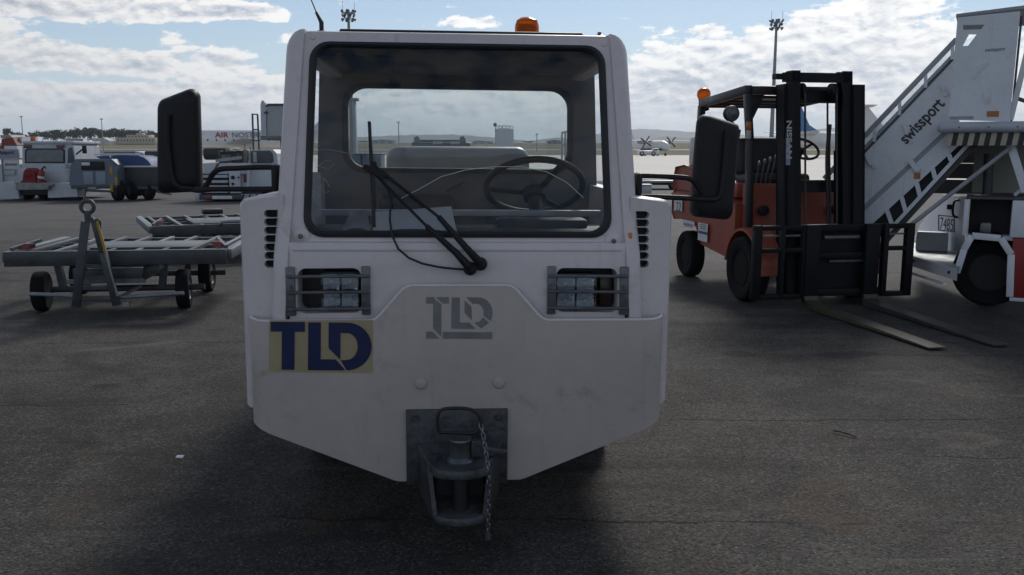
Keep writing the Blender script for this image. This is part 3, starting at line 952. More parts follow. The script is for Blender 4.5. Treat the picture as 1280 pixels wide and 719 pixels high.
for sx, tall in ((-.20, 0.0), (.32, -.06)):
    s_ = thing('seat', None, None); s_.parent = tug; s_.location = (sx, .85, .55)
    B().box((-.20, -.25, .18), (.20, .2, .30), .04).build('cushion', seat_m, s_)
    B().box((-.19, .16, .28), (.19, .26, .735 + tall), .045, 3).build('backrest', seat_m, s_)
    B().box((-.12, -.15, 0), (.12, .15, .18), .01).build('pedestal', int_m, s_)
# sticker cards on the side of the cab, inside the glass
cd = B(); p = SP(392, 258, .35); cd.box((p.x - .022, .35, p.z - .045), (p.x + .022, .352, p.z + .02))
cd.build('notice', M('paper_card', (0.6, 0.62, 0.64), .7), tug)
p = SP(391, 235, .37); B().box((p.x - .018, .37, p.z - .05), (p.x + .022, .372, p.z + .06)).build('notice', MATS['paper_card'], tug)

# ---- wings at both sides with slotted fronts
WY = 0.085
for sgn in (-1, 1):
    xi = TX(214, WY, 300); xo = TX(267, WY, 300)
    zt_o, zt_i = TZ(250, WY), TZ(243, WY)
    sec = rquad([(xi, .50), (xo, .50), (xo, zt_o), (xi, zt_i)], [.003, .012, .035, .003], 5)
    fb = B(); fb.loft([[(sgn * (x - .010 * (x > xi + .02)), WY, z - .008 * (z > .6)) for x, z in sec], [(sgn * x, WY + .018, z) for x, z in sec], [(sgn * x, 2.9, z) for x, z in sec]])
    wing = fb.build('side_wing', tug_m, tug, 40)
    cc = B()
    for k in range(7):
        v = 267 + k * 10.2
        a = T(238.5, v, WY); b_ = T(224.5, v, WY); r = .0145
        pts = [(sgn * (a.x - r + r * math.cos(R(t))), WY - .01, a.z + r * math.sin(R(t))) for t in range(-90, 91, 30)] + [(sgn * b_.x - sgn * .01, WY - .01, b_.z + r), (sgn * b_.x - sgn * .01, WY - .01, b_.z - r)]
        cc.prism(pts, (0, .10, 0))
    cut(wing, cc)
    B().box((sgn * xi if sgn > 0 else -xo + .02, WY + .040, .95), (xo - .02 if sgn > 0 else -xi, WY + .05, zt_o - .03)).build('slot_shade', black_plastic, tug)  # black plate added to stand in for shade inside the slots
B().box((-.62, .45, .30), (.62, 2.85, .62), .01).build('chassis', black_steel, tug)
B().box((-.70, .18, .46), (.70, .32, .66), .01).build('front_beam', black_steel, tug)
# orange side lamp let into the right pillar
p = SP(785.5, 295, lean(TZ(295, .12)) - .016)
B().box((p.x - .010, p.y - .004, p.z - .016), (p.x + .006, p.y + .01, p.z + .018), .004).build('side_marker', M('amber_marker', (0.75, 0.22, 0.03), 0.35), tug)
for (u, v) in ((375, 296), (762, 299)):
    p = SP(u, v, .1); y = lean(p.z)
    B().lathe([(.032, 0), (.032, .006), (.02, .012), (.017, .014)], (p.x, y, p.z), (0, -1, 0), 18).lathe([(.014, .012), (.014, .022), (0, .023)], (p.x, y, p.z), (0, -1, 0), 8).build('washer_bolt', tug_m, tug)
    B().lathe([(.011, .0222), (.009, .026), (0, .0265)], (p.x, y, p.z), (0, -1, 0), 6).build('bolt_head', grey_steel, tug)
for (u, v) in ((388.5, 50), (748, 56)):
    p = SP(u, v, .24); B().lathe([(.009, 0), (.008, .004), (0, .005)], (p.x, lean(p.z), p.z), (0, -1, 0), 10).build('screw', tug_m, tug)

# ---- beacon, aerial, roof knobs
amber = bpy.data.materials.new('amber_plastic'); amber.use_nodes = True
_t = amber.node_tree; _b = _t.nodes['Principled BSDF']
_b.inputs['Base Color'].default_value = (0.80, 0.16, 0.01, 1); _b.inputs['Roughness'].default_value = 0.18
_b.inputs['Transmission Weight'].default_value = 0.55; _b.inputs['IOR'].default_value = 1.2
_b.inputs['Subsurface Weight'].default_value = 0.0
bc = thing('beacon', None, None); bc.parent = tug
p = SP(654, 45, .55); bc.location = (p.x, .55, zr + .03)
B().lathe([(.056, -.004), (.056, .006), (.05, .010)], (0, 0, 0), (0, 0, 1), 24).build('base', black_plastic, bc)
dome = [(.052, .008), (.053, .03), (.051, .036), (.052, .042), (.050, .060), (.044, .078), (.030, .088), (0, .091)]
B().lathe(dome, (0, 0, 0), (0, 0, 1), 28).build('dome', amber, bc)
B().lathe([(.036, .012), (.036, .05), (.03, .06), (0, .062)], (0, 0, 0), (0, 0, 1), 16).build('lamp_core', M('amber_core', (0.25, 0.05, 0.005), 0.5), bc)
ae = thing('aerial', None, None); ae.parent = tug
p = SP(397, 37, .33); ae.location = (p.x, .33, zr + .010)
B().lathe([(.030, 0), (.026, .010), (.016, .014), (.0, .014)], (0, 0, 0), (0, 0, 1), 14).build('foot', grey_steel, ae)
B().cyl((0, 0, .012), (0, 0, .048), .009, n=10).cyl((0, 0, .046), (-.02, 0, .085), .0085, .005, n=8).build('boot', rubber, ae)
B().tube([(-.018, 0, .082), (-.045, 0, .15), (-.075, 0, .23)], .0024, 6).build('whip', black_plastic, ae)
p = SP(744.5, 46, .3)
B().lathe([(.022, 0), (.018, .010), (.008, .014), (.008, .022), (0, .024)], (p.x, .3, zr + .010), (0, 0, 1), 12).build('roof_knob', grey_steel, tug)

# ---- wiper: two parallel arms on black pods, blade upright, feed hose
wp = thing('wiper', None, None); wp.parent = tug
def WG(u, v, o=-.03):
    q = SP(u, v, .13)
    y = (lean(q.z) if q.z > z0 else HD) + o
    return SP(u, v, y)
for (u0, v0), (u1, v1), (um, vm) in (((585, 336), (459, 212), (530, 283)), ((598, 330), (464, 208), (545, 271))):
    a = B()
    a.tube([WG(u0, v0, -.02), WG(u0 - 4, v0 - 5, -.045), WG(u0 - 18, v0 - 20, -.05), WG(um, vm, -.045)], [.018, .016, .013, .010], 10)
    a.tube([WG(um + 2, vm + 2, -.045), WG((um + u1) / 2, (vm + v1) / 2, -.045), WG(u1, v1, -.035)], .0055, 8)
    a.build('wiper_arm', black_plastic, wp)
    B().lathe([(.024, .04), (.026, 0), (.024, -.012), (.012, -.02), (0, -.02)], WG(u0, v0, -.02), (0, 1, 0), 16).build('pivot', black_plastic, wp)
bl = B(); bl.bar(WG(457.5, 153, -.022), WG(464.5, 285, -.022), .012, .02, (0, 1, 0), .003)
bl.bar(WG(458, 158, -.035), WG(462, 205, -.04), .007, .01, (0, 1, 0)); bl.bar(WG(462, 220, -.04), WG(464, 280, -.035), .006, .01, (0, 1, 0))
bl.build('blade', rubber, wp)
jn = B()
for (u, v, r) in ((462, 212, .016), (468, 216, .014), (455, 211, .012), (473, 221, .011), (464, 206, .010)):
    jn.cyl(WG(u, v, -.03), WG(u, v, -.055), r, n=10)
jn.bar(WG(450, 209, -.045), WG(482, 222, -.045), .020, .012, (0, 1, 0), .004)
jn.build('joint', black_plastic, wp)
B().tube([WG(u, v, -.03) for u, v in ((470, 222), (482, 238), (485, 255), (484, 275), (487, 295), (495, 312), (508, 323), (525, 330), (545, 334), (562, 336), (580, 337))], .0042, 8).build('hose', rubber, wp)

# ---- mirrors on tubular arms
def smooth_curve(pts, n=6):
    out = []
    P = [Vector(p) for p in pts]
    for i in range(len(P) - 1):
        p0 = P[max(0, i - 1)]; p1 = P[i]; p2 = P[i + 1]; p3 = P[min(len(P) - 1, i + 2)]
        for k in range(n):
            t = k / n
            out.append(0.5 * ((2 * p1) + (p2 - p0) * t + (2 * p0 - 5 * p1 + 4 * p2 - p3) * t * t + (3 * p1 - p0 - 3 * p2 + p3) * t ** 3))
    out.append(P[-1]); return out


def mirror(outline, arms, bracket, rads, strap):
    m = thing('mirror', None, None); m.parent = tug
    d = .30
    c4 = [SP(u, v, d) for u, v in outline]
    o2 = rquad([(p.x, p.z) for p in c4], rads, 7)
    cx = sum(p.x for p in o2) / len(o2); cz = sum(p.y for p in o2) / len(o2)
    sc_ = lambda k: [((cx + (p.x - cx) * k), (cz + (p.y - cz) * k)) for p in o2]
    b = B()
    b.loft([[(x, d - .055, z) for x, z in sc_(.80)], [(x, d - .045, z) for x, z in sc_(.92)], [(x, d - .02, z) for x, z in sc_(.99)], [(x, d, z) for x, z in sc_(1.0)], [(x, d + .012, z) for x, z in sc_(.985)]])
    b.build('shell', black_plastic, m, 60)
    B().loft([[(x, d + .0125, z) for x, z in sc_(.95)], [(x, d + .016, z) for x, z in sc_(.94)]]).build('mirror_glass', M('mirror_silver', (0.8, 0.8, 0.82), 0.03, 1.0, 0.02), m)
    a = B()
    for A in arms: a.tube(smooth_curve([SP(u, v, dd) for u, v, dd in A]), .0105, 10)
    a.build('arm', black_plastic, m)
    p0 = SP(*bracket[0], .2); p1 = SP(*bracket[1], .2)
    B().box((min(p0.x, p1.x), .17, p1.z), (max(p0.x, p1.x), .25, p0.z), .015).build('bracket', black_plastic, m)
    B().tube(smooth_curve([SP(u, v, d - .062) for u, v in strap]), .012, 8).build('clamp', black_plastic, m)
mirror([(196, 245), (250.5, 242), (245.5, 109), (195.5, 129)], [[(343, 211, .2), (322, 211, .2), (292, 212.5, .2), (272, 214, .2), (262, 221, .22), (254, 236, .24), (246, 241, .24)], [(343, 238, .2), (300, 238.5, .2), (262, 239, .2), (248, 240.5, .22), (238, 240, .24)]],
       [(336, 207), (346, 241)], [.02, .03, .03, .035], [(206, 146), (205, 170), (208, 200), (213, 228), (222, 237), (238, 239)])
mirror([(858, 268), (910, 273), (919, 153), (868, 137)], [[(795, 218, .2), (820, 218.5, .2), (845, 219.5, .2), (860, 222, .2), (868, 232, .22), (876, 244, .24), (892, 247, .24)], [(795, 244, .2), (840, 245, .2), (872, 246.5, .22), (893, 247, .24)]],
       [(790.5, 214), (798, 244)], [.035, .03, .02, .035], [(905, 160), (903, 190), (900, 225), (896, 244), (886, 246)])

# ---- tow hitch
ht = thing('tow_hitch', None, None); ht.parent = tug
hm = M('hitch_steel', (0.07, 0.073, 0.082), 0.42, 0.35, 0.65, 9, bump=0.3, bscale=30, dirt=(0.05, 0.035, 0.025), demt=0.6)
pl0, pl1 = SP(506, 513, -.012), SP(633.5, 604, -.012)
B().box((pl0.x, -.018, pl1.z), (pl1.x, .0, pl0.z), .004).build('back_plate', hm, ht)
for u, v in ((518, 524), (622, 521)):
    p = SP(u, v, -.018)
    B().lathe([(.017, 0), (.017, .004), (.011, .0045), (.011, .014), (0, .015)], (p.x, -.018, p.z), (0, -1, 0), 6).build('bolt', hm, ht, 20)
ztop = SP(570, 585, -.28).z            # upper tongue
zu = 0.352
def HX(u, v, z): return TL.z(u, v, z)
# upper jaw: a tongue sloping out of the plate, rounded at the front
def tongue(name, z_back, z_front, y_front, w_back, w_front, th):
    b = B(); n = 10; top = []
    pts = [(-w_back, -.016)] 
    r = w_front
    pts += [(-w_front - (w_back - w_front) * .35, y_front * .55)]
    for k in range(n + 1):
        a = math.pi + k * math.pi / n
        pts.append((r * math.cos(a), (y_front + r * .62) + r * .62 * math.sin(a)))
    pts += [(w_front + (w_back - w_front) * .35, y_front * .55), (w_back, -.016)]
    def zz(y): return z_back + (z_front - z_back) * min(1, max(0, y / (y_front * .75)))
    A = [Vector((x, y, zz(y))) for x, y in pts]; lo = [p - Vector((0, 0, th)) for p in A]
    ins = [Vector((x * .97, y * .985, zz(y) + .004)) for x, y in pts]
    b.loft([lo, A, ins]); b.build(name, hm, ht, 50)
xc = 0.0
tongue('upper_jaw', .385, .335, -.215, .165, .105, .03)
tongue('lower_jaw', .200, .150, -.215, .150, .095, .025)
for sgn in (-1, 1):
    b = B()
    b.prism([(sgn * .166, -.016, .375), (sgn * .122, -.135, .328), (sgn * .100, -.172, .150), (sgn * .153, -.016, .178)], (-sgn * .016, 0, 0))
    b.build('cheek', hm, ht)
B().box((-.09, -.06, .17), (.09, -.018, .34)).build('jaw_back', black_steel, ht)
pin_m = M('pin_steel', (0.20, 0.21, 0.23), 0.35, 0.8, 0.3, 15, dirt=(0.08, 0.06, 0.05), demt=0.4)
pc = Vector((0.002, -.125, 0))
pin = B().lathe([(.052, .340), (.054, .352), (.045, .362), (.040, .366), (.040, .425), (.044, .430), (.043, .437), (.0, .438)], pc, (0, 0, 1), 24)
pin.build('pin', pin_m, ht, 40)
B().cyl(pc + Vector((0, 0, .12)), pc + Vector((0, 0, .345)), .032, n=14).build('pin_shaft', black_steel, ht)
# ring handle through the pin head
rg = [SP(u, v, -.135) for u, v in ((548, 541), (545.5, 530), (546, 519), (551, 512.5), (562, 510.5), (578, 510.5), (590, 513), (598, 520), (600, 529), (596, 538), (588, 542), (566, 541), (556, 541))]
rg += rg[:1]
B().tube(smooth_curve(rg), .0065, 8).build('pin_ring', black_steel, ht)
lt = B(); a = SP(592, 560, -.12); c = SP(632, 567, -.10)
lt.bar(a, c, .035, .02, (0, 1, 0), .008)
p = SP(596, 558, -.12); lt.box((p.x - .025, -.14, p.z - .035), (p.x + .022, -.09, p.z + .03), .006)
lt.cyl((p.x, -.15, p.z), (p.x, -.085, p.z), .012, n=10); lt.build('latch', hm, ht)
nb = SP(543, 567, -.13)
B().cyl((nb.x, -.12, .35), (nb.x, -.12, .372), .008, n=8).cyl((nb.x, -.12, .370), (nb.x, -.12, .376), .013, n=8).build('grease_nipple', hm, ht)
ch = [SP(u, v, d) for u, v, d in ((600, 533, -.14), (603, 545, -.15), (605, 557, -.175), (607, 570, -.20), (609, 583, -.23), (610, 600, -.235), (610.5, 620, -.235), (610, 640, -.235), (610, 655, -.235), (610, 668, -.235))]
cv = smooth_curve(ch, 24)
link_me = None; acc = 0; k = 0; pos = []
for a, c in zip(cv, cv[1:]):
    L = (c - a).length
    while acc <= L:
        pos.append((a + (c - a) * (acc / L), (c - a).normalized())); acc += .0185
    acc -= L
lb = B(); hl, rl = .0085, .0062
lb.tube([(rl * math.cos(R(t)), 0, hl * (1 if math.sin(R(t)) >= 0 else -1) + rl * math.sin(R(t))) for t in range(15, 360, 30)], .0027, 6, closed=True)
link_mesh = lb.mesh('chain_link', pin_m, 60)
chain = thing('chain', None, None); chain.parent = ht
for k, (p, d) in enumerate(pos):
    o = bpy.data.objects.new('link', link_mesh); COL.objects.link(o); o.parent = chain
    q = d.to_track_quat('Z', 'Y').to_matrix().to_4x4() @ Matrix.Rotation(R(90 * (k % 2) + 30), 4, 'Z')
    q.translation = p; o.matrix_local = q
p, d = pos[-1]
B().cyl(p + Vector((0, 0, -.008)), p + Vector((0, 0, -.03)), .010, n=10).build('chain_end', pin_m, ht)

# ---- engine hood behind the cab, seen through both windows
eh = B()
xh = TX(90, 1.55, 200); zh = TZ(183, 1.55)
L0 = [(x, z) for x, z in rquad([(-xh, .6), (xh, .6), (xh, zh), (-xh, zh)], [.01, .01, .07, .07], 6)]
sc2 = lambda k: [(x * k, .6 + (z - .6) * k) for x, z in L0]
eh.loft([[(x, 1.55, z) for x, z in sc2(.955)], [(x, 1.565, z) for x, z in sc2(.985)], [(x, 1.60, z) for x, z in sc2(1)], [(x, 2.75, z) for x, z in sc2(.98)]])
eh.build('engine_hood', M('hood_grey', (.27, .265, .27), .42, 0, .1, 3, dirt=(.15, .13, .12), demt=.4), tug, 60)
B().box((-.86, 1.25, .45), (.86, 2.9, .85), .03).build('rear_body', tug_m, tug)
for sgn in (-1, 1):
    for y, r in ((1.12, .25), (2.45, .27)):
        wheel(tug, (sgn * .66, y, r), (sgn, 0, 0), r, .2, tyre_m, MATS['white_paint'])

# ---- papers lying behind the windscreen: not part of the tractor
paper_m = M('paper', (0.62, 0.63, 0.66), 0.7, 0, 0.06, 10)
def in_tug(v): return Matrix.Translation(TUG_LOC) @ Matrix.Rotation(TUG_YAW, 4, 'Z') @ v
def sheet_of_paper(name, label, cat, pts, mat, curl):
    n = 6; b = bmesh.new(); g = []
    for i in range(n + 1):
        row = []
        for j in range(n + 1):
            a = pts[0].lerp(pts[1], i / n); c = pts[3].lerp(pts[2], i / n); p = a.lerp(c, j / n)
            p = p + Vector((0, curl * math.sin(math.pi * i / n) * math.sin(2.2 * j / n), 0))
            row.append(b.verts.new(in_tug(p)))
        g.append(row)
    for i in range(n):
        for j in range(n): b.faces.new((g[i][j], g[i + 1][j], g[i + 1][j + 1], g[i][j + 1]))
    me = bpy.data.meshes.new(name); b.to_mesh(me); b.free(); me.materials.append(mat)
    for f in me.polygons: f.use_smooth = True
    o = bpy.data.objects.new(name, me); COL.objects.link(o)
    return tag(o, label, cat)
sheet_of_paper('sheet_of_paper', 'white sheet of paper propped behind the tractor windscreen beside the wiper blade', 'paper', [SP(469, 265, .20), SP(564, 258, .20), SP(571, 289, .165), SP(466, 289, .165)], paper_m, .02)
sheet_of_paper('sheet_of_paper', 'small creased pale paper left of the wiper blade behind the windscreen', 'paper', [SP(438, 264, .20), SP(458, 262, .19), SP(463, 288, .165), SP(428, 288, .165)], M('paper_grey', (0.33, 0.33, 0.36), 0.7), .03)
# ================================================================== forklift truck
FK_YAW = R(10); FK_LOC = Vector((3.02, 8.45, 0))
fk = thing('forklift', 'dark red forklift truck with black mast and both forks lowered to the ground', 'forklift', FK_LOC, FK_YAW)
FL = Loc(FK_LOC, FK_YAW)
red_m = M('forklift_red', (0.30, 0.064, 0.036), 0.5, 0, 0.25, 4, dirt=(0.06, 0.035, 0.03), demt=0.55, chips=(0.04, 0.03, 0.028))
mast_m = M('mast_black', (0.011, 0.011, 0.014), 0.5, 0.0, 0.35, 6, dirt=(0.035, 0.028, 0.024), demt=0.3, spec=.15)
TILT = math.tan(R(6))
def MP(x, z, y=0.0): return Vector((x, y + z * TILT, z))
mast = thing('mast', None, None); mast.parent = fk
for sx in (-1, 1):
    # outer rail: a C-section standing open towards the middle
    b = B()
    xo, xi = (.455, .335) if sx > 0 else (.375, .275)
    for (x0, x1, y0, y1) in ((xo - .025, xo, 0, .20), (xi, xo, 0, .03), (xi, xo, .17, .20)):
        xa, xb = sorted((sx * x0, sx * x1))
        b.loft([[MP(xa, .07, y0), MP(xb, .07, y0), MP(xb, .07, y1), MP(xa, .07, y1)], [MP(xa, 2.13, y0), MP(xb, 2.13, y0), MP(xb, 2.13, y1), MP(xa, 2.13, y1)]])
    b.build('outer_rail', mast_m, mast)
    b = B(); xo, xi = (.345, .245) if sx > 0 else (.285, .20)
    for (x0, x1, y0, y1) in ((xo - .03, xo, .035, .165), (xi, xo - .031, .035, .06), (xi, xo - .031, .14, .165)):
        xa, xb = sorted((sx * x0, sx * x1))
        b.loft([[MP(xa, .12, y0), MP(xb, .12, y0), MP(xb, .12, y1), MP(xa, .12, y1)], [MP(xa, 2.26, y0), MP(xb, 2.26, y0), MP(xb, 2.26, y1), MP(xa, 2.26, y1)]])
    b.build('inner_rail', mast_m, mast)
    # lift cylinder behind the rail, chain and pulley
    B().cyl(MP(sx * .26 + .03, .15, .22), MP(sx * .26 + .03, 1.5, .22), .035, n=12).cyl(MP(sx * .26 + .03, 1.5, .22), MP(sx * .26 + .03, 2.1, .22), .022, n=12).build('lift_cylinder', mast_m, mast)
    pc_ = MP(sx * .165, 2.06, .10)
    B().cyl(pc_ - Vector((.02, 0, 0)), pc_ + Vector((.02, 0, 0)), .085, n=20).cyl(pc_ - Vector((.03, 0, 0)), pc_ + Vector((.03, 0, 0)), .03, n=12).build('pulley', mast_m, mast)
    b = B()
    b.bar(MP(sx * .165, .5, .01), MP(sx * .165, 2.05, .015), .018, .008)
    b.bar(MP(sx * .165, 1.0, .185), MP(sx * .165, 2.05, .185), .018, .008); b.build('lift_chain', black_steel, mast)
B().tube(smooth_curve([MP(-.19, .5, .1), MP(-.185, 1.2, .08), MP(-.19, 1.8, .1)]), .012, 8).build('hose', rubber, mast)
B().tube(smooth_curve([MP(.10, .4, .10), MP(.115, .9, .09), MP(.10, 1.4, .09), MP(.135, 1.75, .10)]), .013, 8).tube(smooth_curve([MP(.14, .4, .12), MP(.15, .9, .11), MP(.135, 1.5, .10), MP(.15, 1.75, .10)]), .012, 8).build('hose', rubber, mast)
for (z, y0, y1, xa, xb, h) in ((2.195, .035, .10, -.36, .345, .045), (2.02, .165, .22, -.30, .35, .06), (1.15, .165, .20, -.28, .33, .06), (.30, .17, .21, -.36, .42, .10)):
    b = B(); b.loft([[MP(xa, z - h, y0), MP(xb, z - h, y0), MP(xb, z - h, y1), MP(xa, z - h, y1)], [MP(xa, z + h, y0), MP(xb, z + h, y0), MP(xb, z + h, y1), MP(xa, z + h, y1)]])
    b.build('crossbar', mast_m, mast)
B().bar(MP(-.36, 2.20, .06), MP(-.46, 2.20, .06), .09, .05).build('rail_stop', mast_m, mast)
# maker's name on the left rail
plate_m = M('pale_blue_vinyl', (0.20, 0.24, 0.32), 0.5, 0, .2, 8)
pale_m = M('pale_vinyl', (0.42, 0.43, 0.46), 0.5, 0, .25, 14)
lp_ = B(); lp_.loft([[MP(-.373, 1.36, -.002), MP(-.328, 1.36, -.002), MP(-.328, 1.36, -.0005), MP(-.373, 1.36, -.0005)], [MP(-.373, 1.62, -.002), MP(-.328, 1.62, -.002), MP(-.328, 1.62, -.0005), MP(-.373, 1.62, -.0005)]])
lp_.build('name_strip', plate_m, mast)
text_obj('lettering', 'NISSAN', MP(-.366, 1.78, -.004), (0, -TILT, -1), (1, 0, 0), .055, pale_m, mast, width=.36, bold=.03)
# turn the letters to read from the top down: x runs down the rail, y runs left to right
# ---- carriage with side frames
cg = thing('carriage', None, None); cg.parent = fk
b = B()
for z, h in ((.765, .035), (.50, .03), (.14, .035)):
    b.box((-.24, -.055, z - h), (.60, .0, z + h), .004)
b.build('crossbar', mast_m, cg)
for sx in (-1, 1):
    xo, xi = (.895, .575) if sx > 0 else (.765, .22)
    f_ = B()
    for z, h in ((.775, .022), (.56, .02), (.115, .025)):
        xa, xb = sorted((sx * xi, sx * xo)); f_.box((xa, -.075, z - h), (xb, -.02, z + h), .003)
    for x, w in ((xo - .04, .04), (xi + .025, .025)) + (((.47), .02),) * (sx < 0):
        f_.box((sx * x - w, -.08, .095), (sx * x + w, -.015, .80), .003)
    f_.build('side_frame', mast_m, cg)
    B().box((min(sx * xi, sx * xo) + .06, -.04, .69), (max(sx * xi, sx * xo) - .06, -.015, .705)).build('slide_bar', grey_steel, cg)
B().box((-.20, .01, .10), (.55, .03, .78)).build('back_plate', mast_m, cg)
B().cyl((-.02, .0, .67), (.35, .0, .67), .025, n=12).build('side_shift_ram', grey_steel, cg)
B().cyl((.05, .0, .44), (.42, .0, .44), .018, n=10).build('side_shift_ram', grey_steel, cg)
fork_m = M('fork_steel', (0.085, 0.072, 0.05), 0.5, 0.25, 0.4, 5, dirt=(0.10, 0.075, 0.035), demt=0.6)
for x, xt in ((-.175, -.13), (.445, .42)):
    b = B()
    w = .072
    side = lambda s_: [(s_, -.085, .12), (s_, -.105, .12), (s_, -.125, .085), (s_, -.18, .062), (s_, -1.93, .024), (s_, -1.93, .014), (s_, -.12, .012), (s_, -.095, .03), (s_, -.085, .06)]
    loops = [[(x - w + (xt - x) * max(0, -p[1] - .1) / 1.83, p[1], p[2]) for p in side(0)], [(x + w + (xt - x) * max(0, -p[1] - .1) / 1.83, p[1], p[2]) for p in side(0)]]
    b.loft(loops); fo_ = b.build('fork', fork_m if x < 0 else M('fork_dark', (0.065, 0.058, 0.05), 0.5, 0.25, 0.4, 5, dirt=(0.07, 0.055, 0.035), demt=0.5), fk, 30)
    B().box((x - w, -.10, .05), (x + w, -.056, .80), .004).build('shank', mast_m, fo_)
# ---- body
bd = B()
out = [(.80, .36), (1.72, .44), (1.86, .62), (2.0, .68), (2.48, .68), (2.60, .66), (2.68, .74), (2.68, .98), (2.58, 1.02), (1.80, 1.02), (1.3, 1.0), (.80, .95)]
bd.loft([[(-.56, y, z) for y, z in out], [(-.575, y * .998 + .003, z) for y, z in out], [(.575, y * .998 + .003, z) for y, z in out], [(.56, y, z) for y, z in out]])
body = bd.build('body', red_m, fk)
cwt = B(); cw_o = [(1.70, 1.02), (2.66, 1.02), (2.67, 1.16), (2.60, 1.30), (2.30, 1.33), (1.78, 1.26)]
cwt.loft([[(-.54, y, z) for y, z in [(2.18 + (y - 2.18) * .97, 1.02 + (z - 1.02) * .96) for y, z in cw_o]], [(-.57, y, z) for y, z in cw_o], [(.57, y, z) for y, z in cw_o], [(.54, y, z) for y, z in cw_o]])
cwt.build('counterweight', red_m, fk)
B().box((-.583, 1.0, .955), (.583, 2.69, .985), .008).build('ledge', red_m, fk)
B().box((-.50, .95, 1.0), (.50, 1.78, 1.16), .03).build('seat_deck', red_m, fk)
# cowl behind the mast
b = B(); b.prism([(-.50, .52, .60), (-.50, .78, .60), (-.50, .80, 1.16), (-.50, .66, 1.16)], (1.0, 0, 0)); b.build('cowl', red_m, fk)
B().box((-.50, .42, .34), (.50, .98, .46), .01).build('floor_plate', mast_m, fk)
for sx in (-1, 1):
    # arch over the front wheel
    A = []; 
    for k in range(13):
        a = R(-5 + k * 15.0); A.append((.44 - .40 * math.cos(a), .335 + .40 * math.sin(a)))
    I = [(.44 + (y - .44) * .93, .335 + (z - .335) * .93) for y, z in A]
    b = B(); x0, x1 = sx * .42, sx * .66
    loop = A + I[::-1]
    for (y0, z0_), (y1, z1_), (y2, z2_), (y3, z3_) in zip(A, A[1:], I, I[1:]):
        b.prism([(x0, y0, z0_), (x0, y1, z1_), (x0, y3, z3_), (x0, y2, z2_)], (x1 - x0, 0, 0))
    bmesh.ops.remove_doubles(b.b, verts=b.b.verts, dist=.001)
    b.build('front_wheel_arch', red_m, fk)
    wheel(fk, (sx * .58, .44, .325), (sx, 0, 0), .325, .20, tyre_m, M('rim_dark_red', (0.013, 0.011, 0.011), .7, 0, .4, 8, spec=.15), lugs=8)
    wheel(fk, (sx * .50, 2.20, .275), (sx, 0, 0), .275, .17, tyre_m, MATS['rim_dark_red'], lugs=6)
# headlamps low on the cowl
for sx in (-1, 1):
    B().lathe([(.05, .05), (.055, 0), (.05, -.012), (0, -.018)], (sx * .40, .50, .90), (0, 1, 0), 16).build('headlamp', black_plastic, fk)
# ---- overhead guard
og = thing('overhead_guard', None, None); og.parent = fk
gd = M('guard_black', (0.016, 0.016, 0.02), 0.45, 0, .3, 8)
zf, zb = 2.10, 2.02
for sx in (-1, 1):
    b = B(); b.bar((sx * .56, .62, zf), (sx * .56, 1.86, zb), .07, .09, bev=.01); b.build('side_rail', gd, og)
    b = B(); b.bar((sx * .56, .66, zf - .03), (sx * .54, .60, 1.6), .065, .075, (0, 1, 0), .008); b.bar((sx * .54, .60, 1.62), (sx * .52, .58, .62), .065, .075, (0, 1, 0), .008); b.build('front_post', gd, og)
    b = B(); b.bar((sx * .56, 1.84, zb - .02), (sx * .54, 1.95, 1.1), .07, .08, (0, 1, 0), .008); b.build('rear_post', gd, og)
    B().prism([(sx * .53, .64, zf - .05), (sx * .53, .64, zf - .36), (sx * .38, .64, zf - .05)], (0, .05, 0)).build('gusset', gd, og)
for k in range(6):
    y = .63 + k * .242; z = zf + (zb - zf) * (y - .62) / 1.24
    B().box((-.53, y - .03, z - .045), (.53, y + .03, z + .035), .006).build('roof_bar', gd, og)
B().box((-.5, .70, zf - .08), (.15, 1.1, zf - .05), .01).build('roof_lining', gd, og)
# beacon on the rear post
p = FL.y(880, 110, 1.9)
bcn = thing('beacon', None, None); bcn.parent = fk; bcn.location = (p.x, 1.9, 2.0)
B().cyl((.05, 0, -.05), (0, 0, .07), .025, n=10).build('stem', black_plastic, bcn)
B().lathe([(.055, .06), (.06, .075), (.05, .08)], (0, 0, 0), (0, 0, 1), 20).build('base', black_plastic, bcn)
B().lathe([(.062, .08), (.072, .10), (.078, .13), (.072, .165), (.05, .19), (.02, .2), (0, .2)], (0, 0, 0), (0, 0, 1), 24).build('dome', amber, bcn)
# round work lamp
p = FL.y(915, 142, .55)
wl = thing('work_lamp', None, None); wl.parent = fk; wl.location = (p.x, .55, p.z)
B().lathe([(.04, .08), (.075, .05), (.080, 0), (.074, -.012)], (0, 0, 0), (0, 1, 0), 20).build('shell', black_plastic, wl)
B().lathe([(.073, -.011), (.05, -.02), (.0, -.024)], (0, 0, 0), (0, 1, 0), 20).build('lens', M('lamp_frosted', (0.10, 0.105, 0.115), .3, .2, .5, 30), wl)
B().bar((0, .03, -.06), (.08, .06, -.16), .03, .02).build('bracket', black_plastic, wl)
p = FL.y(936, 163, .56)
B().box((p.x - .022, .545, p.z - .085), (p.x + .022, .575, p.z + .0), .005).build('side_lamp', M('clear_lens', (.45, .42, .40), .3), fk)
B().box((p.x - .022, .545, p.z + .004), (p.x + .022, .575, p.z + .085), .005).build('side_lamp', M('orange_lens', (.45, .12, .03), .3), fk)
p0, p1 = FL.y(913, 212, .75), FL.y(922, 162, .75)
B().cyl(p0, p1, .035, n=12).build('exhaust', black_plastic, fk)
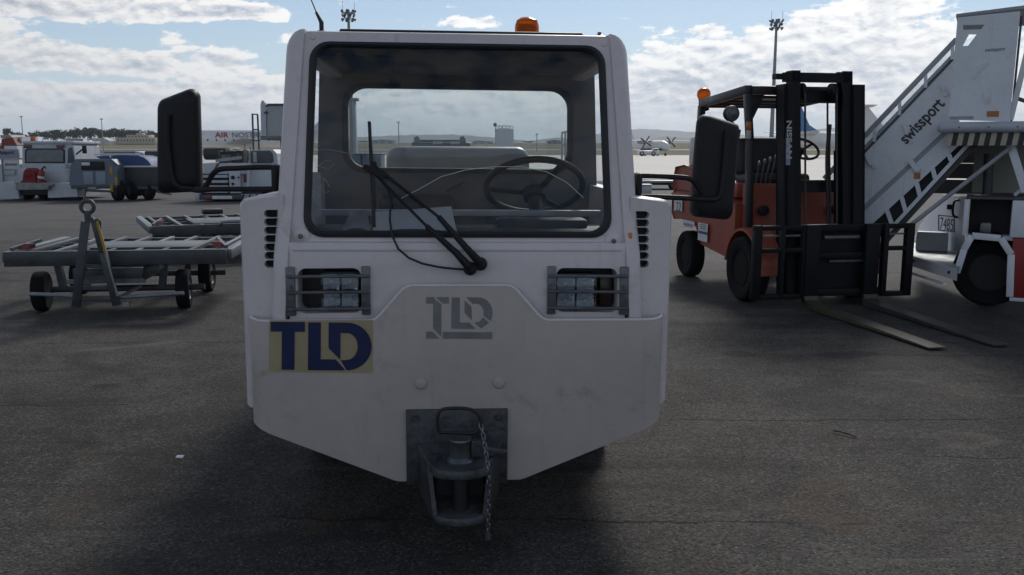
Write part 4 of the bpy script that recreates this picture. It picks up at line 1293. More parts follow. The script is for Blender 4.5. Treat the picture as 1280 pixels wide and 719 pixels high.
# driver's place
st_ = thing('seat', None, None); st_.parent = fk; st_.location = (-.05, 1.06, 1.14)
B().box((-.34, -.20, 0), (.34, .22, .12), .05, 3).build('cushion', seat_m, st_)
b = B(); b.box((-.36, .10, .08), (.36, .24, .50), .07, 3, Euler((R(-8), 0, 0)).to_matrix()); b.build('backrest', seat_m, st_)
fsw = thing('steering_wheel', None, None); fsw.parent = fk; fsw.location = FL.y(1003, 186, .78); fsw.rotation_euler = (R(-60), 0, 0)
fsw.rotation_euler = (R(38), 0, 0)
B().tube([(.17 * math.cos(a * math.pi / 16), .17 * math.sin(a * math.pi / 16), 0) for a in range(32)], .014, 8, closed=True).build('rim', black_plastic, fsw)
b = B(); [b.bar((0, 0, -.02), (.17 * math.cos(R(a)), .17 * math.sin(R(a)), 0), .025, .01) for a in (30, 150, 270)]; b.cyl((0, 0, 0), (0, 0, -.45), .025, n=8); b.build('spoke', black_plastic, fsw)
for k in range(4):
    x = -.36 + k * .05
    B().cyl((x, .80, 1.14), (x - .02 + .01 * k, .70, 1.36 + .02 * k), .009, n=6).lathe([(.016, -.02), (.02, 0), (.012, .02), (0, .024)], (x - .02 + .01 * k, .70, 1.37 + .02 * k), (0, 0, 1), 8).build('lever', grey_steel, fk)
# gas bottle at the back
gb = B(); gb.lathe([(.0, 0), (.12, 0), (.135, .03), (.135, .27), (.12, .33), (.06, .37), (.05, .40), (0, .40)], (-.36, 2.32, 1.32), (0, 0, 1), 20)
gb.build('gas_bottle', M('bottle_white', (.62, .62, .63), .45), fk)
# stickers on its left flank
wv = M('white_vinyl', (.60, .61, .63), .5, 0, .08, 10)
bv = M('blue_vinyl', (.03, .06, .20), .5)
dk = M('dark_ink', (.03, .035, .06), .6)
def sidebox(name, px, mat, x=-.578, par=None):
    a = FL.x(px[0], px[1], x); c = FL.x(px[2], px[3], x)
    return B().box((x - .0015, min(a.y, c.y), min(a.z, c.z)), (x + .001, max(a.y, c.y), max(a.z, c.z))).build(name, mat, par or fk, 0)
nb_ = sidebox('number_plate', (843, 249, 852.5, 265), wv, -.572)
a = FL.x(844, 264, -.575)
text_obj('digits', '221', (-.5755, a.y - .03, a.z + .005), (0, -1, 0), (0, 0, 1), .115, dk, nb_, width=.22)
s1 = sidebox('name_sticker', (854, 274.5, 868, 284.5), wv, -.5835)
a = FL.x(854, 283, -.587)
text_obj('lettering', 'SWISSPORT', (-.5875, a.y - .01, a.z - .0), (0, -1, 0), (0, 0, 1), .045, bv, s1, width=.30)
s2 = sidebox('notice', (873, 278, 884, 303), wv, -.5835)
a0_ = FL.x(873, 288, -.587); a1_ = FL.x(884, 294, -.587)
B().box((-.5875, a1_.y, a1_.z), (-.587, a0_.y, a0_.z)).build('blue_band', bv, s2)
a = FL.x(873.5, 286, -.587)
for k in range(3):
    B().box((-.5875, a.y - .20, a.z + .05 - k * .022), (-.587, a.y - .03, a.z + .058 - k * .022)).build('text_line', dk, s2)
# ================================================================== passenger stairs truck at the right
ST_YAW = R(-28); ST_LOC = Vector((4.577, 8.259, 0))
ps = thing('passenger_stairs', 'white passenger boarding stairs truck with striped black and cream bumper under its platform', 'boarding stairs', ST_LOC, ST_YAW)
SL = Loc(ST_LOC, ST_YAW)
stair_w = M('stairs_white', (0.66, 0.69, 0.75), 0.45, 0, 0.10, 2.5, dirt=(0.22, 0.215, 0.21), demt=0.4, chips=(0.10, 0.08, 0.07))
stair_g = M('stairs_grey', (0.33, 0.34, 0.37), 0.5, 0, .2, 5)
red_p = M('red_panel', (0.24, 0.018, 0.018), 0.45, 0, .2, 4, dirt=(.08, .02, .02), demt=.3)
YN, YF = .28, 1.28                                   # near and far flank of the flight
def Q(u, v, y=YN): return SL.y(u, v, y)
# direction of the flight, measured along the upper panel edge
t0, t1 = Q(1078, 193), Q(1192, 73)
dirv = (t1 - t0).normalized()
def along(u, v, x):                                   # slide a measured point along the slope to abscissa x
    p = Q(u, v); k = (x - p.x) / dirv.x; return p + dirv * k
x_hi = Q(1196, 150).x
x_lo = -2.15
def on(l, u):                                         # row of the picture line l at column u
    (a_, b_, c_, d_) = l; return b_ + (d_ - b_) * (u - a_) / (c_ - a_)
LT, LH = (1078, 193, 1192, 73), (1078, 173, 1192, 53)
LC1, LC2, LLO = (1078, 258, 1183, 161.5), (1078, 266.5, 1183, 169), (1095.5, 275.5, 1200, 180.7)
LCH = (1119, 280, 1209, 182)
for yn, sgn in ((YN, 1), (YF, -1)):
    sh = Vector((0, yn - YN, 0))
    W = lambda l, u: Q(u, on(l, u)) + sh
    B().prism([W(LT, 1030), W(LT, 1196), W(LC1, 1196), W(LC1, 1030)], (0, .035 * sgn, 0)).build('side_panel', stair_w, ps, 0)
    B().prism([W(LC2, 1040), W(LC2, 1196), W(LLO, 1205), W(LLO, 1048)], (0, .035 * sgn, 0)).build('lower_panel', stair_w, ps, 0)
    B().prism([p_ + Vector((0, .012 * sgn, 0)) for p_ in (W(LC1, 1032), W(LC1, 1194), W(LC2, 1194), W(LC2, 1032))], (0, .02 * sgn, 0)).build('channel', stair_g, ps, 0)
    e0, e1, h0, h1 = W(LT, 1030), W(LT, 1196), W(LH, 1030), W(LH, 1196)
    B().bar(e0 + Vector((0, .018 * sgn, 0)), e1 + Vector((0, .018 * sgn, 0)), .045, .025).build('edge_trim', dark_paint, ps)
    B().bar(h0, h1, .035, .05, bev=.008).build('handrail', stair_g, ps)
    for k in range(6):
        f = .02 + k * .19; B().bar(e0.lerp(e1, f), h0.lerp(h1, f), .03, .03, (0, 1, 0)).build('baluster', stair_w, ps)
    o5 = Vector((0, .01 * sgn, 0))
    B().prism([h0.lerp(e0, .12) + o5, h1.lerp(e1, .12) + o5, h1.lerp(e1, .9) + o5, h0.lerp(e0, .9) + o5], (0, .006 * sgn, 0)).build('rail_pane', MATS.get('rail_glass') or glass('rail_glass', (.82, .84, .86), dust=.12), ps, 0)
    B().bar(W(LCH, 1072), W(LCH, 1214), .05, .035).build('truss_chord', stair_w, ps)
    for uu, vv, ud, vd in ((1108.5, 262, 1115.5, 282), (1127, 246, 1132, 264), (1146, 229, 1150, 245), (1166, 211, 1169, 223), (1186, 193, 1189, 201)):
        B().bar(Q(uu, vv) + sh, Q(ud, vd) + sh, .04, .03, (0, 1, 0)).build('strut', stair_w, ps)
    for uu, vv, ud, vd in ((1137, 200, 1148, 214), (1084, 193, 1090, 206)):
        B().bar(Q(uu, vv, YN - .02) + sh * .96, Q(ud, vd, YN - .02) + sh * .96, .05, .03, (0, 1, 0)).build('bracket', stair_w, ps)
# rib posts on the side panel
for uu, vv in ((1089, 198), (1130, 155), (1178, 107)):
    p = Q(uu, vv, YN - .012); B().bar(p, p + Vector((.04, 0, -.10)), .035, .02, (0, 1, 0)).build('panel_rib', stair_w, ps)
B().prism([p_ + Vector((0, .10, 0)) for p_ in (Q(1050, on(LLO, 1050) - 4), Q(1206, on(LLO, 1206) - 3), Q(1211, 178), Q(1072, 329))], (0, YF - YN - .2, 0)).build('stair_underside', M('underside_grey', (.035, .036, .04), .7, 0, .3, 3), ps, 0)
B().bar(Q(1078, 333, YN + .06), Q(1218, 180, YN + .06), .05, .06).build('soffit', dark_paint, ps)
n_st = 11
for k in range(n_st):
    f = (k + .5) / n_st; a = Q(1050, on(LC2, 1050)).lerp(Q(1180, on(LC2, 1180)), f)
    B().box((a.x - .12, YN + .04, a.z - .02), (a.x + .12, YF - .04, a.z + .01), .004).build('step', galv, ps)
B().box((Q(1146.5, 220).x - .03, YN - .004, Q(1146, 220).z - .03), (Q(1146.5, 220).x + .03, YN - .001, Q(1146, 220).z + .03)).build('reflector', M('orange_reflector', (.42, .14, .03), .4), ps)
p = Q(1137, 184, YN - .004)
text_obj('lettering', 'swissport', p, dirv, (-dirv.z, 0, dirv.x), .15, M('ink_grey', (.035, .035, .045), .55), ps, width=(Q(1184, 132) - p).length, bold=.025)
# ---- platform box
YB = .10
box_px = [(1185.5, 150), (1262, 152), (1275.5, 14), (1197, 22)]
bx = B(); bx.prism([SL.y(u, v, YB) for u, v in box_px], (0, .03, 0))
bxo = bx.build('canopy_side', stair_w, ps)
cu = B(); cu.prism([SL.y(u, v, YB - .05) for u, v in ((1203.6, 30.5), (1231, 30), (1226, 36), (1204, 36.5))], (0, .13, 0)); cut(bxo, cu)
cu = B(); cu.prism([SL.y(u, v, YB - .05) for u, v in ((1203, 57), (1210, 56.5), (1221, 42), (1211, 42))], (0, .13, 0)); cut(bxo, cu)
B().prism([SL.y(u, v, 1.35) for u, v in ((1185.5, 150), (1262, 152), (1270, 70), (1193, 72))], (0, .03, 0)).build('canopy_side', stair_w, ps)
a, c = SL.y(1195, 21, YB), SL.y(1284, 10.5, YB)
B().prism([a, c, c + Vector((.9, 0, .02)), c + Vector((.9, 0, .055)), c + Vector((0, 0, .03)), a + Vector((0, 0, .025))], (0, 1.30, 0)).build('canopy_roof', stair_g, ps)
# opening towards the right: posts and rails
for (u0, v0, u1, v1, w, m_) in ((1290, 40, 1263, 150, .05, stair_w), (1268, 122, 1292, 130, .035, dark_paint), (1277, 20, 1264, 152, .02, dark_paint)):
    B().bar(SL.y(u0, v0, YB + .05), SL.y(u1, v1, YB + .05), w, w, (0, 1, 0), .006).build('rail', m_, ps)
B().box((SL.y(1262, 150, .2).x + .6, YB, 1.72), (SL.y(1262, 150, .2).x + .64, 1.3, 2.7)).build('front_panel', stair_w, ps)
zt = SL.y(1226, 154, YB).z
xl, xr = SL.y(1176, 157, YB).x, SL.y(1280, 160, YB).x + .02
B().box((xl + .03, YB + .02, zt - .05), (xr + .8, 1.32, zt - .02), .005).build('platform', galv, ps)
rl = B(); r_ = .052; zc = SL.y(1226, 159, YB - .06).z
rl.lathe([(0, -.03), (r_ * .6, -.025), (r_, 0), (r_, xr - xl), (r_ * .9, xr - xl + .01), (0, xr - xl + .01)], (xl, YB - .04, zc), (1, 0, 0), 20); rl.build('bumper_roll', M('roll_pad', (.42, .44, .50), .5, 0, .12, 5), ps)
for u in (1199, 1236, 1272):
    p = SL.y(u, 158, YB - .09); B().lathe([(.008, 0), (0, .003)], (p.x, YB - .092, zc), (0, -1, 0), 8).build('rivet', dark_paint, ps)
B().lathe([(r_ * .7, 0), (r_ * .7, .004), (0, .004)], (xr + .010, YB - .04, zc), (1, 0, 0), 16).build('roll_end', black_plastic, ps)
za, zb_ = SL.y(1230, 164, YB).z, SL.y(1230, 182, YB).z
xs0 = SL.y(1182.5, 175, YB).x; xe = xr + .5
cream_s = M('stripe_cream', (.40, .37, .30), .6, 0, .15, 6); blk_s = M('stripe_black', (.02, .02, .025), .6)
hz = thing('striped_apron', None, None); hz.parent = ps
sw_, nst = .046, int((xe - xs0) / .046)
for k in range(nst):
    x = xs0 + k * sw_; s_ = .018
    B().prism([(x, YB - .03, zb_), (x + sw_, YB - .03, zb_), (x + sw_ + s_, YB - .03, za), (x + s_, YB - .03, za)], (0, .03, 0)).build('stripe', cream_s if k % 2 == 0 else blk_s, hz, 0)
p = SL.y(1241, 142.5, YB - .004)
B().box((p.x - .05, YB - .004, p.z - .026), (p.x + .05, YB - .001, p.z + .026)).build('reflector', MATS['orange_reflector'], ps)
p = SL.y(1231, 66.5, YB - .003)
text_obj('lettering', 'swissport', p, (1, 0, .02), (0, 0, 1), .045, MATS['ink_grey'], ps, width=.165)
p = SL.y(1187, 149, YB - .004); c = SL.y(1217, 145, YB - .004)
B().box((p.x, YB - .012, p.z), (c.x, YB - .001, c.z), .003).build('lower_flap', stair_g, ps)
# ---- lifting strut and inner works
B().cyl(SL.y(1135, 284, .16), SL.y(1263, 185, .16), .021, n=12).build('lift_strut', stair_g, ps)
B().cyl(SL.y(1236, 192, .7), SL.y(1234, 246, .7), .045, n=12).build('lift_ram', dark_paint, ps)
B().bar(SL.y(1263, 180, .2), SL.y(1282, 240, .2), .07, .05, (0, 1, 0)).build('prop', stair_w, ps)
B().bar(SL.y(1268, 244, .3), SL.y(1290, 226, .3), .03, .03, (0, 1, 0)).build('prop', stair_w, ps)
dim_sheet = M('dim_sheet', (.17, .165, .16), .7, 0, .15, 2)
for k in range(3):
    a_, c_ = SL.y(1138, 184 + k * 20, 1.24), SL.y(1300, 184 + k * 20 + 20, 1.24)
    B().box((a_.x, 1.24 + .006 * (k % 2), min(a_.z, c_.z) - .004), (c_.x, 1.27, max(a_.z, SL.y(1138, 184 + k * 20, 1.24).z)), .004).build('back_sheet', dim_sheet, ps)
beige = M('beige_sheet', (.30, .28, .25), .6, 0, .12, 3)
B().box((SL.y(1216, 220, 1.0).x, 1.0, 1.0), (2.4, 1.1, 1.62)).build('bulkhead', beige, ps)
# ---- chassis
def VP(P0, P1, u, v):
    """pixel on the upright plane through P0 and P1 (in this thing's frame)"""
    n = (P1 - P0).cross(Vector((0, 0, 1))); o = SL.m @ Vector((0, 0, HCAM)); d = SL.m.to_3x3() @ rays(u, v)
    return o + d * ((P0 - o).dot(n) / d.dot(n))
ZD = .40
d0, d1, d2, d3 = SL.z(1136, 320, ZD), SL.z(1197, 338.5, ZD), SL.z(1205, 318, ZD), SL.z(1140, 302, ZD)
dk_ = B(); dk_.prism([d0, d1, d2, d3], (0, 0, -.03)); dk_.build('rear_deck', galv, ps)
b = B(); b.prism([d0 + Vector((0, -.012, .012)), d1 + Vector((0, -.012, .012)), d1 + Vector((0, -.012, -.095)), d0 + Vector((0, -.012, -.095))], (-.0, .012, 0)); b.build('deck_edge', stair_w, ps)
for f in (.12, .86):
    p = d0.lerp(d1, f) + Vector((0, -.018, -.035)); B().box(p - Vector((.018, .004, .014)), p + Vector((.018, .004, .014)), .003).build('tail_lamp', black_plastic, ps)
wpts = [(1141, 301), (1205, 318), (1208.5, 246), (1178, 243), (1150, 281)]
b = B(); wp3 = [VP(d3, d2, u, v) for u, v in wpts]; b.prism(wp3, (.0, .03, 0)); b.build('rear_wall', stair_w, ps)
nrm = (d2 - d3).cross(Vector((0, 0, 1))).normalized()
if nrm.y > 0: nrm = -nrm
wd = (d2 - d3).normalized(); wd.z = 0; wd.normalize()
npl = thing('number_board', None, None); npl.parent = ps
def WB(u, v, o): return VP(d3, d2, u, v) + nrm * o
B().ring([WB(u, v, .004) for u, v in ((1173, 288), (1193.5, 290.5), (1193.5, 270.5), (1173, 268.5))], [WB(u, v, .004) for u, v in ((1174, 287), (1192.5, 289.3), (1192.5, 271.5), (1174, 269.7))], nrm * -.003).build('frame', dk, npl, 0)
q0 = WB(1175, 286.3, .004); hgt = (WB(1175, 271.5, .004) - q0).length; wid = (WB(1191.5, 287.5, .004) - q0).length
text_obj('digits', '7485', q0, wd, (0, 0, 1), hgt, dk, npl, width=wid)
B().tube(smooth_curve([WB(u, v, o) for u, v, o in ((1199, 250, .0), (1198.5, 253, .05), (1197, 268, .05), (1197, 272, .0))]), .012, 8).build('grab_handle', black_plastic, ps)
B().box(WB(1184, 261, .001) - Vector((.0, .006, 0)), WB(1191, 256, .001) + Vector((0, 0, 0))).build('vent', black_plastic, ps)
tank = B(); tc_ = SL.z(1164, 314, ZD)
tank.loft([[(tc_.x + x * .16, tc_.y + .05 + y, ZD + .01 + z) for x, z in rquad([(-1, 0), (1, 0), (1, .20), (-1, .20)], [.01, .01, .08, .08], 5)] for y in (-.07, .07)]); tank.build('rear_tank', stair_w, ps)
for (u0, v0, u1, v1) in ((1155, 325, 1155, 332), (1164, 331, 1164, 335)):
    pass
B().bar(d0 + Vector((0, 0, -.17)), d1 + Vector((-.1, 0, -.13)), .03, .02).build('under_rail', stair_w, ps)
# flank with wheel arch at plane y = 0
def P0(u, v, y=0.0): return SL.y(u, v, y)
arch = [(1196, 341), (1205, 312), (1215, 294.5), (1251, 298), (1264, 318), (1262, 371)]
pa = [P0(u, v) for u, v in arch]
b = B()
for a, c in zip(pa, pa[1:]): b.bar(a, c, .06, .035, (0, 1, 0), .004)
b.build('wheel_arch', stair_w, ps)
B().box((pa[1].x + .02, .385, .2), (pa[5].x + .2, .42, pa[2].z + .05)).build('arch_liner', black_plastic, ps)
cc_ = SL.y(1238, 330, .03)
wheel(ps, (cc_.x, .27, .33), (0, -1, 0), .33, .20, tyre_m, M('rim_dark', (.015, .015, .017), .7, 0, .3, 8), lugs=8)
B().prism([pa[1] + Vector((-.03, .03, .0)), pa[2] + Vector((0, .03, .03)), pa[3] + Vector((0, .03, .03)), pa[4] + Vector((.03, .03, 0)), pa[4] + Vector((.0, .03, 0)), pa[3] + Vector((0, .03, 0)), pa[2] + Vector((0, .03, 0)), pa[1] + Vector((0, .03, 0))], (0, .36, 0)).build('arch_roof', black_plastic, ps)
zr0, zr1 = P0(1272, 372).z, P0(1272, 298).z
B().box((pa[4].x + .005, -.01, zr0), (2.6, .06, zr1), .006).build('red_skirt', red_p, ps)
B().box((pa[5].x, -.014, zr0 - .035), (2.6, .05, zr0 - .003), .004).build('skirt_rail', stair_w, ps)
z0_, z1_ = pa[3].z + .035, P0(1230, 249).z
xA, xB = P0(1211, 270).x, P0(1264.5, 270).x
B().box((xA, .30, z0_ - .1), (2.6, .34, z1_)).build('locker_back', black_plastic, ps)
B().box((xA - .035, -.006, z1_ - .004), (2.6, 1.0, z1_ + .02), .004).build('locker_top', dark_paint, ps)
B().box((xA - .045, -.004, z0_ - .02), (xA - .005, .3, z1_ - .005), .004).build('locker_post', stair_w, ps)
B().box((xB, -.004, z0_ - .02), (xB + .42, .3, z1_ - .005), .004).build('locker_post', stair_w, ps)
B().box((xA + .1, .12, z0_ - .02), (xA + .2, .28, z0_ + .10), .02).build('locker_box', grey_steel, ps)
B().box((xA, .05, z0_ - .06), (2.6, .32, z0_ - .02), .004).build('locker_floor', stair_w, ps)
B().box((SL.y(1209, 300, .5).x, .36, .30), (2.6, 1.2, .62)).build('chassis', black_steel, ps)
B().box((2.2, .0, .62), (3.6, 1.3, 1.9), .08, 3).build('cab', stair_w, ps)
wheel(ps, (2.75, .05, .33), (0, -1, 0), .33, .20, tyre_m, stair_g, lugs=8)
# ================================================================== cargo dollies on the left
dol_m = M('dolly_steel', (0.065, 0.072, 0.082), 0.45, 0.4, 0.35, 6, dirt=(.07, .055, .045), demt=.5)
yellow = M('faded_yellow', (0.42, 0.25, 0.03), 0.5, 0, .2, 8, dirt=(.15, .10, .05), demt=.4)
red_stop = M('dull_red', (.16, .035, .03), .55, 0, .3, 8)


dgal = M('dolly_galvanised', (0.15, 0.162, 0.178), 0.42, 0.5, 0.3, 8, dirt=(.10, .085, .07), demt=.5)


def dolly(label, loc, yaw, hw, dep, zt, wheels, steer=R(16), xo=0.0):
    d = thing('cargo_dolly', label, 'dolly', loc, yaw, 'flat cargo dollies parked on the asphalt')
    B().box((-hw, -.03, zt - .135), (hw, .03, zt), .006).build('front_beam', dol_m, d)
    B().box((-hw, dep - .03, zt - .125), (hw, dep + .03, zt - .035), .006).build('rear_beam', dol_m, d)
    for sx in (-1, 1):
        B().box((sx * hw - .04 - .0 * sx, .04, zt - .10), (sx * hw + .04, dep - .04, zt - .008), .005).build('side_beam', dgal, d)
        b = B()
        b.prism([(sx * (hw - .06), .14, zt), (sx * (hw - .06), .34, zt), (sx * (hw - .09), .26, zt + .05), (sx * (hw - .09), .20, zt + .05)], (-sx * .08, 0, 0))
        b.build('end_stop', red_stop, d)
        B().bar((sx * (hw - .02), .10, zt + .01), (sx * (hw - .16), .42, zt + .06), .03, .03).build('stop_lever', dgal, d)
    for k in range(8):
        x = -hw + (k + .5) * 2 * hw / 8
        B().box((x - .022, .04, zt - .06), (x + .022, dep - .04, zt - .015), .004).build('deck_bar', dgal if k % 3 == 1 else dol_m, d)
    B().box((-hw * .45, .35, zt - .055), (hw * .62, dep * .62, zt - .010), .004).build('deck_plate', dol_m, d)
    for k in range(4):
        y = .25 + k * (dep - .5) / 3
        B().cyl((-hw + .05, y, zt - .075), (hw - .05, y, zt - .075), .02, n=10).build('roller', dgal, d)
    for sx in (-1, 1):
        B().bar((sx * .32, .05, zt - .15), (sx * .32, dep - .05, zt - .15), .07, .09).build('chassis_beam', dol_m, d)
    B().box((-.42, .05, zt - .30), (.20, .62, zt - .17), .01).build('turntable', dol_m, d)
    B().bar((-.46, .04, zt - .29), (.22, .04, zt - .29), .03, .04).build('turntable_edge', dgal, d)
    B().cyl((-hw * .72, .28, .20), (hw * .72, .28, .20), .03, n=10).build('front_axle', dol_m, d)
    B().cyl((-hw * .72, dep - .25, .20), (hw * .72, dep - .25, .20), .03, n=10).build('rear_axle', dol_m, d)
    for sx in (-1, 1):
        for y, st in ((.28, steer), (dep - .25, 0)):
            a = Vector((sx * math.cos(st), sx * math.sin(st), 0))
            wheel(d, (sx * wheels + xo, y, .187), a, .187, .12, tyre_m, dark_paint, lugs=4)
            B().bar((sx * (wheels - .20) + xo, y, .2), (sx * (wheels - .16) + xo, y, zt - .12), .06, .06).build('axle_bracket', dol_m, d)
    return d


NL = Vector((-3.86, 8.0, 0)); NY = R(7)
ND = Loc(NL, NY)
fb_ = [ND.y(5, 314, 0), ND.y(283, 313.5, 0)]
hwN = (fb_[1].x - fb_[0].x) / 2; cxN = (fb_[1].x + fb_[0].x) / 2
NL = NL + Matrix.Rotation(NY, 3, 'Z') @ Vector((cxN, 0, 0)); ND = Loc(NL, NY)
zN = ND.y(144, 313, 0).z
wl_, wr_ = ND.y(52, 362, .28).x, ND.y(230, 362, .28).x
near_d = dolly('near flat cargo dolly with its ringed tow bar standing upright', NL, NY, hwN, 1.55, zN, (wr_ - wl_) / 2, R(7), (wr_ + wl_) / 2)
# the tow bar, swung up
tb = thing('tow_bar', None, None); tb.parent = near_d
yT = -.16
def D(u, v, y=yT): return ND.y(u, v, y)
B().bar(D(95, 384), D(107, 277), .075, .03, (0, 1, 0), .005).build('leg', dol_m, tb)
B().bar(D(146, 382), D(129, 316), .07, .03, (0, 1, 0), .005).build('leg', dol_m, tb)
B().bar(D(129, 316), D(118.5, 277), .065, .031, (0, 1, 0), .005).build('leg', dol_m, tb)
B().bar(D(132, 316, yT - .022), D(121.5, 277, yT - .022), .022, .01, (0, 1, 0)).build('yellow_edge', yellow, tb)
B().bar(D(147, 370, yT - .022), D(132, 317, yT - .022), .014, .01, (0, 1, 0)).build('worn_edge', galv, tb)
for u0, u1, v in ((104, 126, 315), (102, 131, 333), (100, 135, 347), (99, 138, 360), (97, 143, 376)):
    B().bar(D(u0, v, yT + .01), D(u1, v, yT + .01), .03, .025, (0, 1, 0)).build('rung', dol_m, tb)
c_ = D(113, 280); B().prism([D(105.5, 278, yT - .02), D(119.5, 278, yT - .02), D(116, 272, yT - .02), D(107, 272, yT - .02)], (0, .04, 0)).build('head_plate', dol_m, tb)
c_ = D(109.3, 258.5)
B().tube([c_ + Vector((.054 * math.cos(a * math.pi / 12), 0, .054 * math.sin(a * math.pi / 12))) for a in range(24)], .019, 10, closed=True).cyl(D(109.5, 266), D(110, 274), .03, n=12).build('tow_eye', dark_paint, tb)
B().tube(smooth_curve([D(u, v, yT) for u, v in ((118, 276), (122, 274.5), (125, 277), (125, 285), (123.5, 293))]), .010, 8).build('grip', dark_paint, tb)
sb = B(); sb.cyl(D(37, 367.5, -.05), D(94, 370, -.1), .018, n=10).build('steering_rod', galv, near_d)
B().cyl(D(146, 372, -.1), D(230, 366.5, -.05), .018, n=10).build('steering_rod', galv, near_d)
B().bar(D(150, 372, -.1), D(176, 357, .1), .035, .02).build('steering_link', galv, near_d)
B().box(D(148, 383, -.12) - Vector((0, .02, 0)), D(162, 377, -.12) + Vector((0, .02, 0))).build('foot_latch', galv, near_d)

f0 = WORLD.z(190, 283, .52)
yaw2 = R(27)
hw2 = 1.05
c2 = f0 + Vector((math.cos(yaw2), math.sin(yaw2), 0)) * hw2
far_d = dolly('farther flat cargo dolly half hidden by the white tow tractor', (c2.x, c2.y, 0), yaw2, hw2, 2.2, .52, hw2 * .78, 0)
far_d.children  # shares its build with the near one
B().box((-.15, 1.9, .52), (.15, 2.1, .60), .02).build('lock_block', black_steel, far_d)
B().tube(smooth_curve([(-.2, -.04, .5), (-.16, -.10, .55), (.16, -.10, .55), (.2, -.04, .5)]), .02, 8).build('front_handle', galv, far_d)

# ================================================================== vehicles along the apron edge, about 27 m away
YV = 27.0
far_white = M('weathered_white', (0.46, 0.49, 0.54), 0.5, 0, .12, 1.2, dirt=(.18, .17, .17), demt=.6, chips=(.10, .09, .08))
dark_glass = glass('dark_glass', (.35, .38, .42))
win_m = M('window_dark', (.05, .06, .075), .12)
def V(u, v, y=YV): return WORLD.y(u, v, y)
class Far:
    """a thing far off whose parts are measured on upright planes facing the camera"""
    def __init__(s, name, label, cat, u, y, group=None, base_v=None):
        p = V(u, 240, y); s.y = y; s.o = Vector((p.x, y, rise(p.x, y) if y > 281 else 0.0))
        s.t = thing(name, label, cat, s.o, 0, group)
    def p(s, u, v, dy=0): return V(u, v, s.y + dy) - s.o
    def box(s, name, px, mat, dy=0, dep=.3, bev=.02, zmin=None):
        a, c = s.p(px[0], px[1], dy), s.p(px[2], px[3], dy)
        z0_ = min(a.z, c.z) if zmin is None else zmin
        return B().box((min(a.x, c.x), dy, z0_), (max(a.x, c.x), dy + dep, max(a.z, c.z)), bev).build(name, mat, s.t)
    def poly(s, name, px, mat, dy=0, dep=.3):
        return B().prism([s.p(u, v, dy) for u, v in px], (0, dep, 0)).build(name, mat, s.t, 20)
    def bar(s, name, px, mat, w, dy=0, h=None):
        return B().bar(s.p(px[0], px[1], dy), s.p(px[2], px[3], dy), w, h or w, (0, 1, 0)).build(name, mat, s.t)

# --- white tow tractor with a red bag on its nose
f = Far('tow_tractor', 'weathered white tow tractor carrying a red bag on its nose, at the far left', 'tow tractor', 60, 27.0)
f.poly('cab', [(28, 236), (28, 181), (33, 178), (86, 178), (92, 183), (95, 205), (97, 236)], far_white, .5, 1.7)
f.box('roof', (27.5, 176.3, 92, 180), far_white, .45, 1.8, .03)
f.poly('windscreen_seal', [(31, 204), (31, 188), (34, 185.6), (78, 185.6), (81, 188), (81, 204)], rubber, .485, .03)
f.poly('windscreen', [(33, 202.4), (33, 189.3), (35.5, 187.3), (76.5, 187.3), (79, 189.3), (79, 202.4)], M('window_pale', (.15, .165, .185), .12), .46, .03)
f.poly('side_window', [(84.5, 204), (85, 186), (90, 184), (94, 204)], win_m, .49, .03)
for u in (29, 70): f.box('roof_lamp', (u, 181, u + 10, 185), M('lamp_dark', (.10, .06, .07), .3), .46, .05, .01)
f.box('nose', (22, 211, 82, 230), far_white, .1, .5, .03)
f.box('nose_step', (64, 205, 82, 212), far_white, .3, .3, .02)
f.box('deck', (20, 228.5, 64, 233), M('dirty_deck', (.25, .25, .26), .6, 0, .4, 4, dirt=(.10, .06, .04), demt=.7), -.5, 1.0, .02)
f.box('bumper', (19, 232, 60, 237.5), MATS['dirty_deck'], -.52, .3, .02)
f.poly('front_skirt', [(0, 228), (18, 228), (22, 236), (24, 248), (-4, 248)], far_white, -.3, .6)
f.poly('side_skirt', [(60, 233), (64, 229), (96, 229), (97, 246), (60, 247.5)], far_white, -.3, 2.2)
f.box('undercarriage', (25, 236, 60, 246), black_steel, -.2, 2.4, .02, .15)
for u in (30, 52): wheel(f.t, (f.p(u, 240).x, .2, .30), (0, -1, 0) if 0 else (-1 if u == 30 else 1, 0, 0), .30, .25, tyre_m, dark_paint)
bq_ = Far('tmp', None, None, 41, 27.0).t
COL.objects.unlink(bq_); bpy.data.objects.remove(bq_)
f.bar('mirror_arm', (95, 193, 103, 187), black_plastic, .04, .5)
f.box('mirror', (102, 182, 108, 192), black_plastic, .5, .06, .02)
bm_ = thing('beacon', None, None); bm_.parent = f.t; q = f.p(41.5, 177, .8); bm_.location = q
B().lathe([(.09, 0), (.09, .03), (.07, .04)], (0, 0, 0), (0, 0, 1), 16).build('base', black_plastic, bm_)
B().lathe([(.075, .04), (.075, .10), (.05, .14), (0, .15)], (0, 0, 0), (0, 0, 1), 16).build('dome', amber, bm_)
deck_z = f.p(40, 228.5, -.3).z
bagm = M('red_bag_cloth', (.20, .016, .02), .75, 0, .3, 6)
wx = lambda u: V(u, 220, 26.7).x
bag = thing('bag', 'red bag lying on the nose of the far white tow tractor', 'bag', (wx(39), 26.75, deck_z))
b = B(); hw_ = (wx(49) - wx(29.5)) / 2
b.loft([[(x * k, y_, z * kz) for x, z in rquad([(-hw_, 0), (hw_, 0), (hw_ * .9, .42), (-hw_ * .62, .46)], [.05, .05, .14, .16], 5)] for y_, k, kz in ((-.2, .86, .9), (-.12, 1, 1), (.1, 1, 1), (.2, .9, .92))])
b.build('body', bagm, bag); B().bar((-hw_ * .5, -.21, .20), (hw_ * .6, -.21, .22), .03, .02, (0, 1, 0)).build('strap', M('dark_red_strap', (.08, .01, .012), .7), bag)
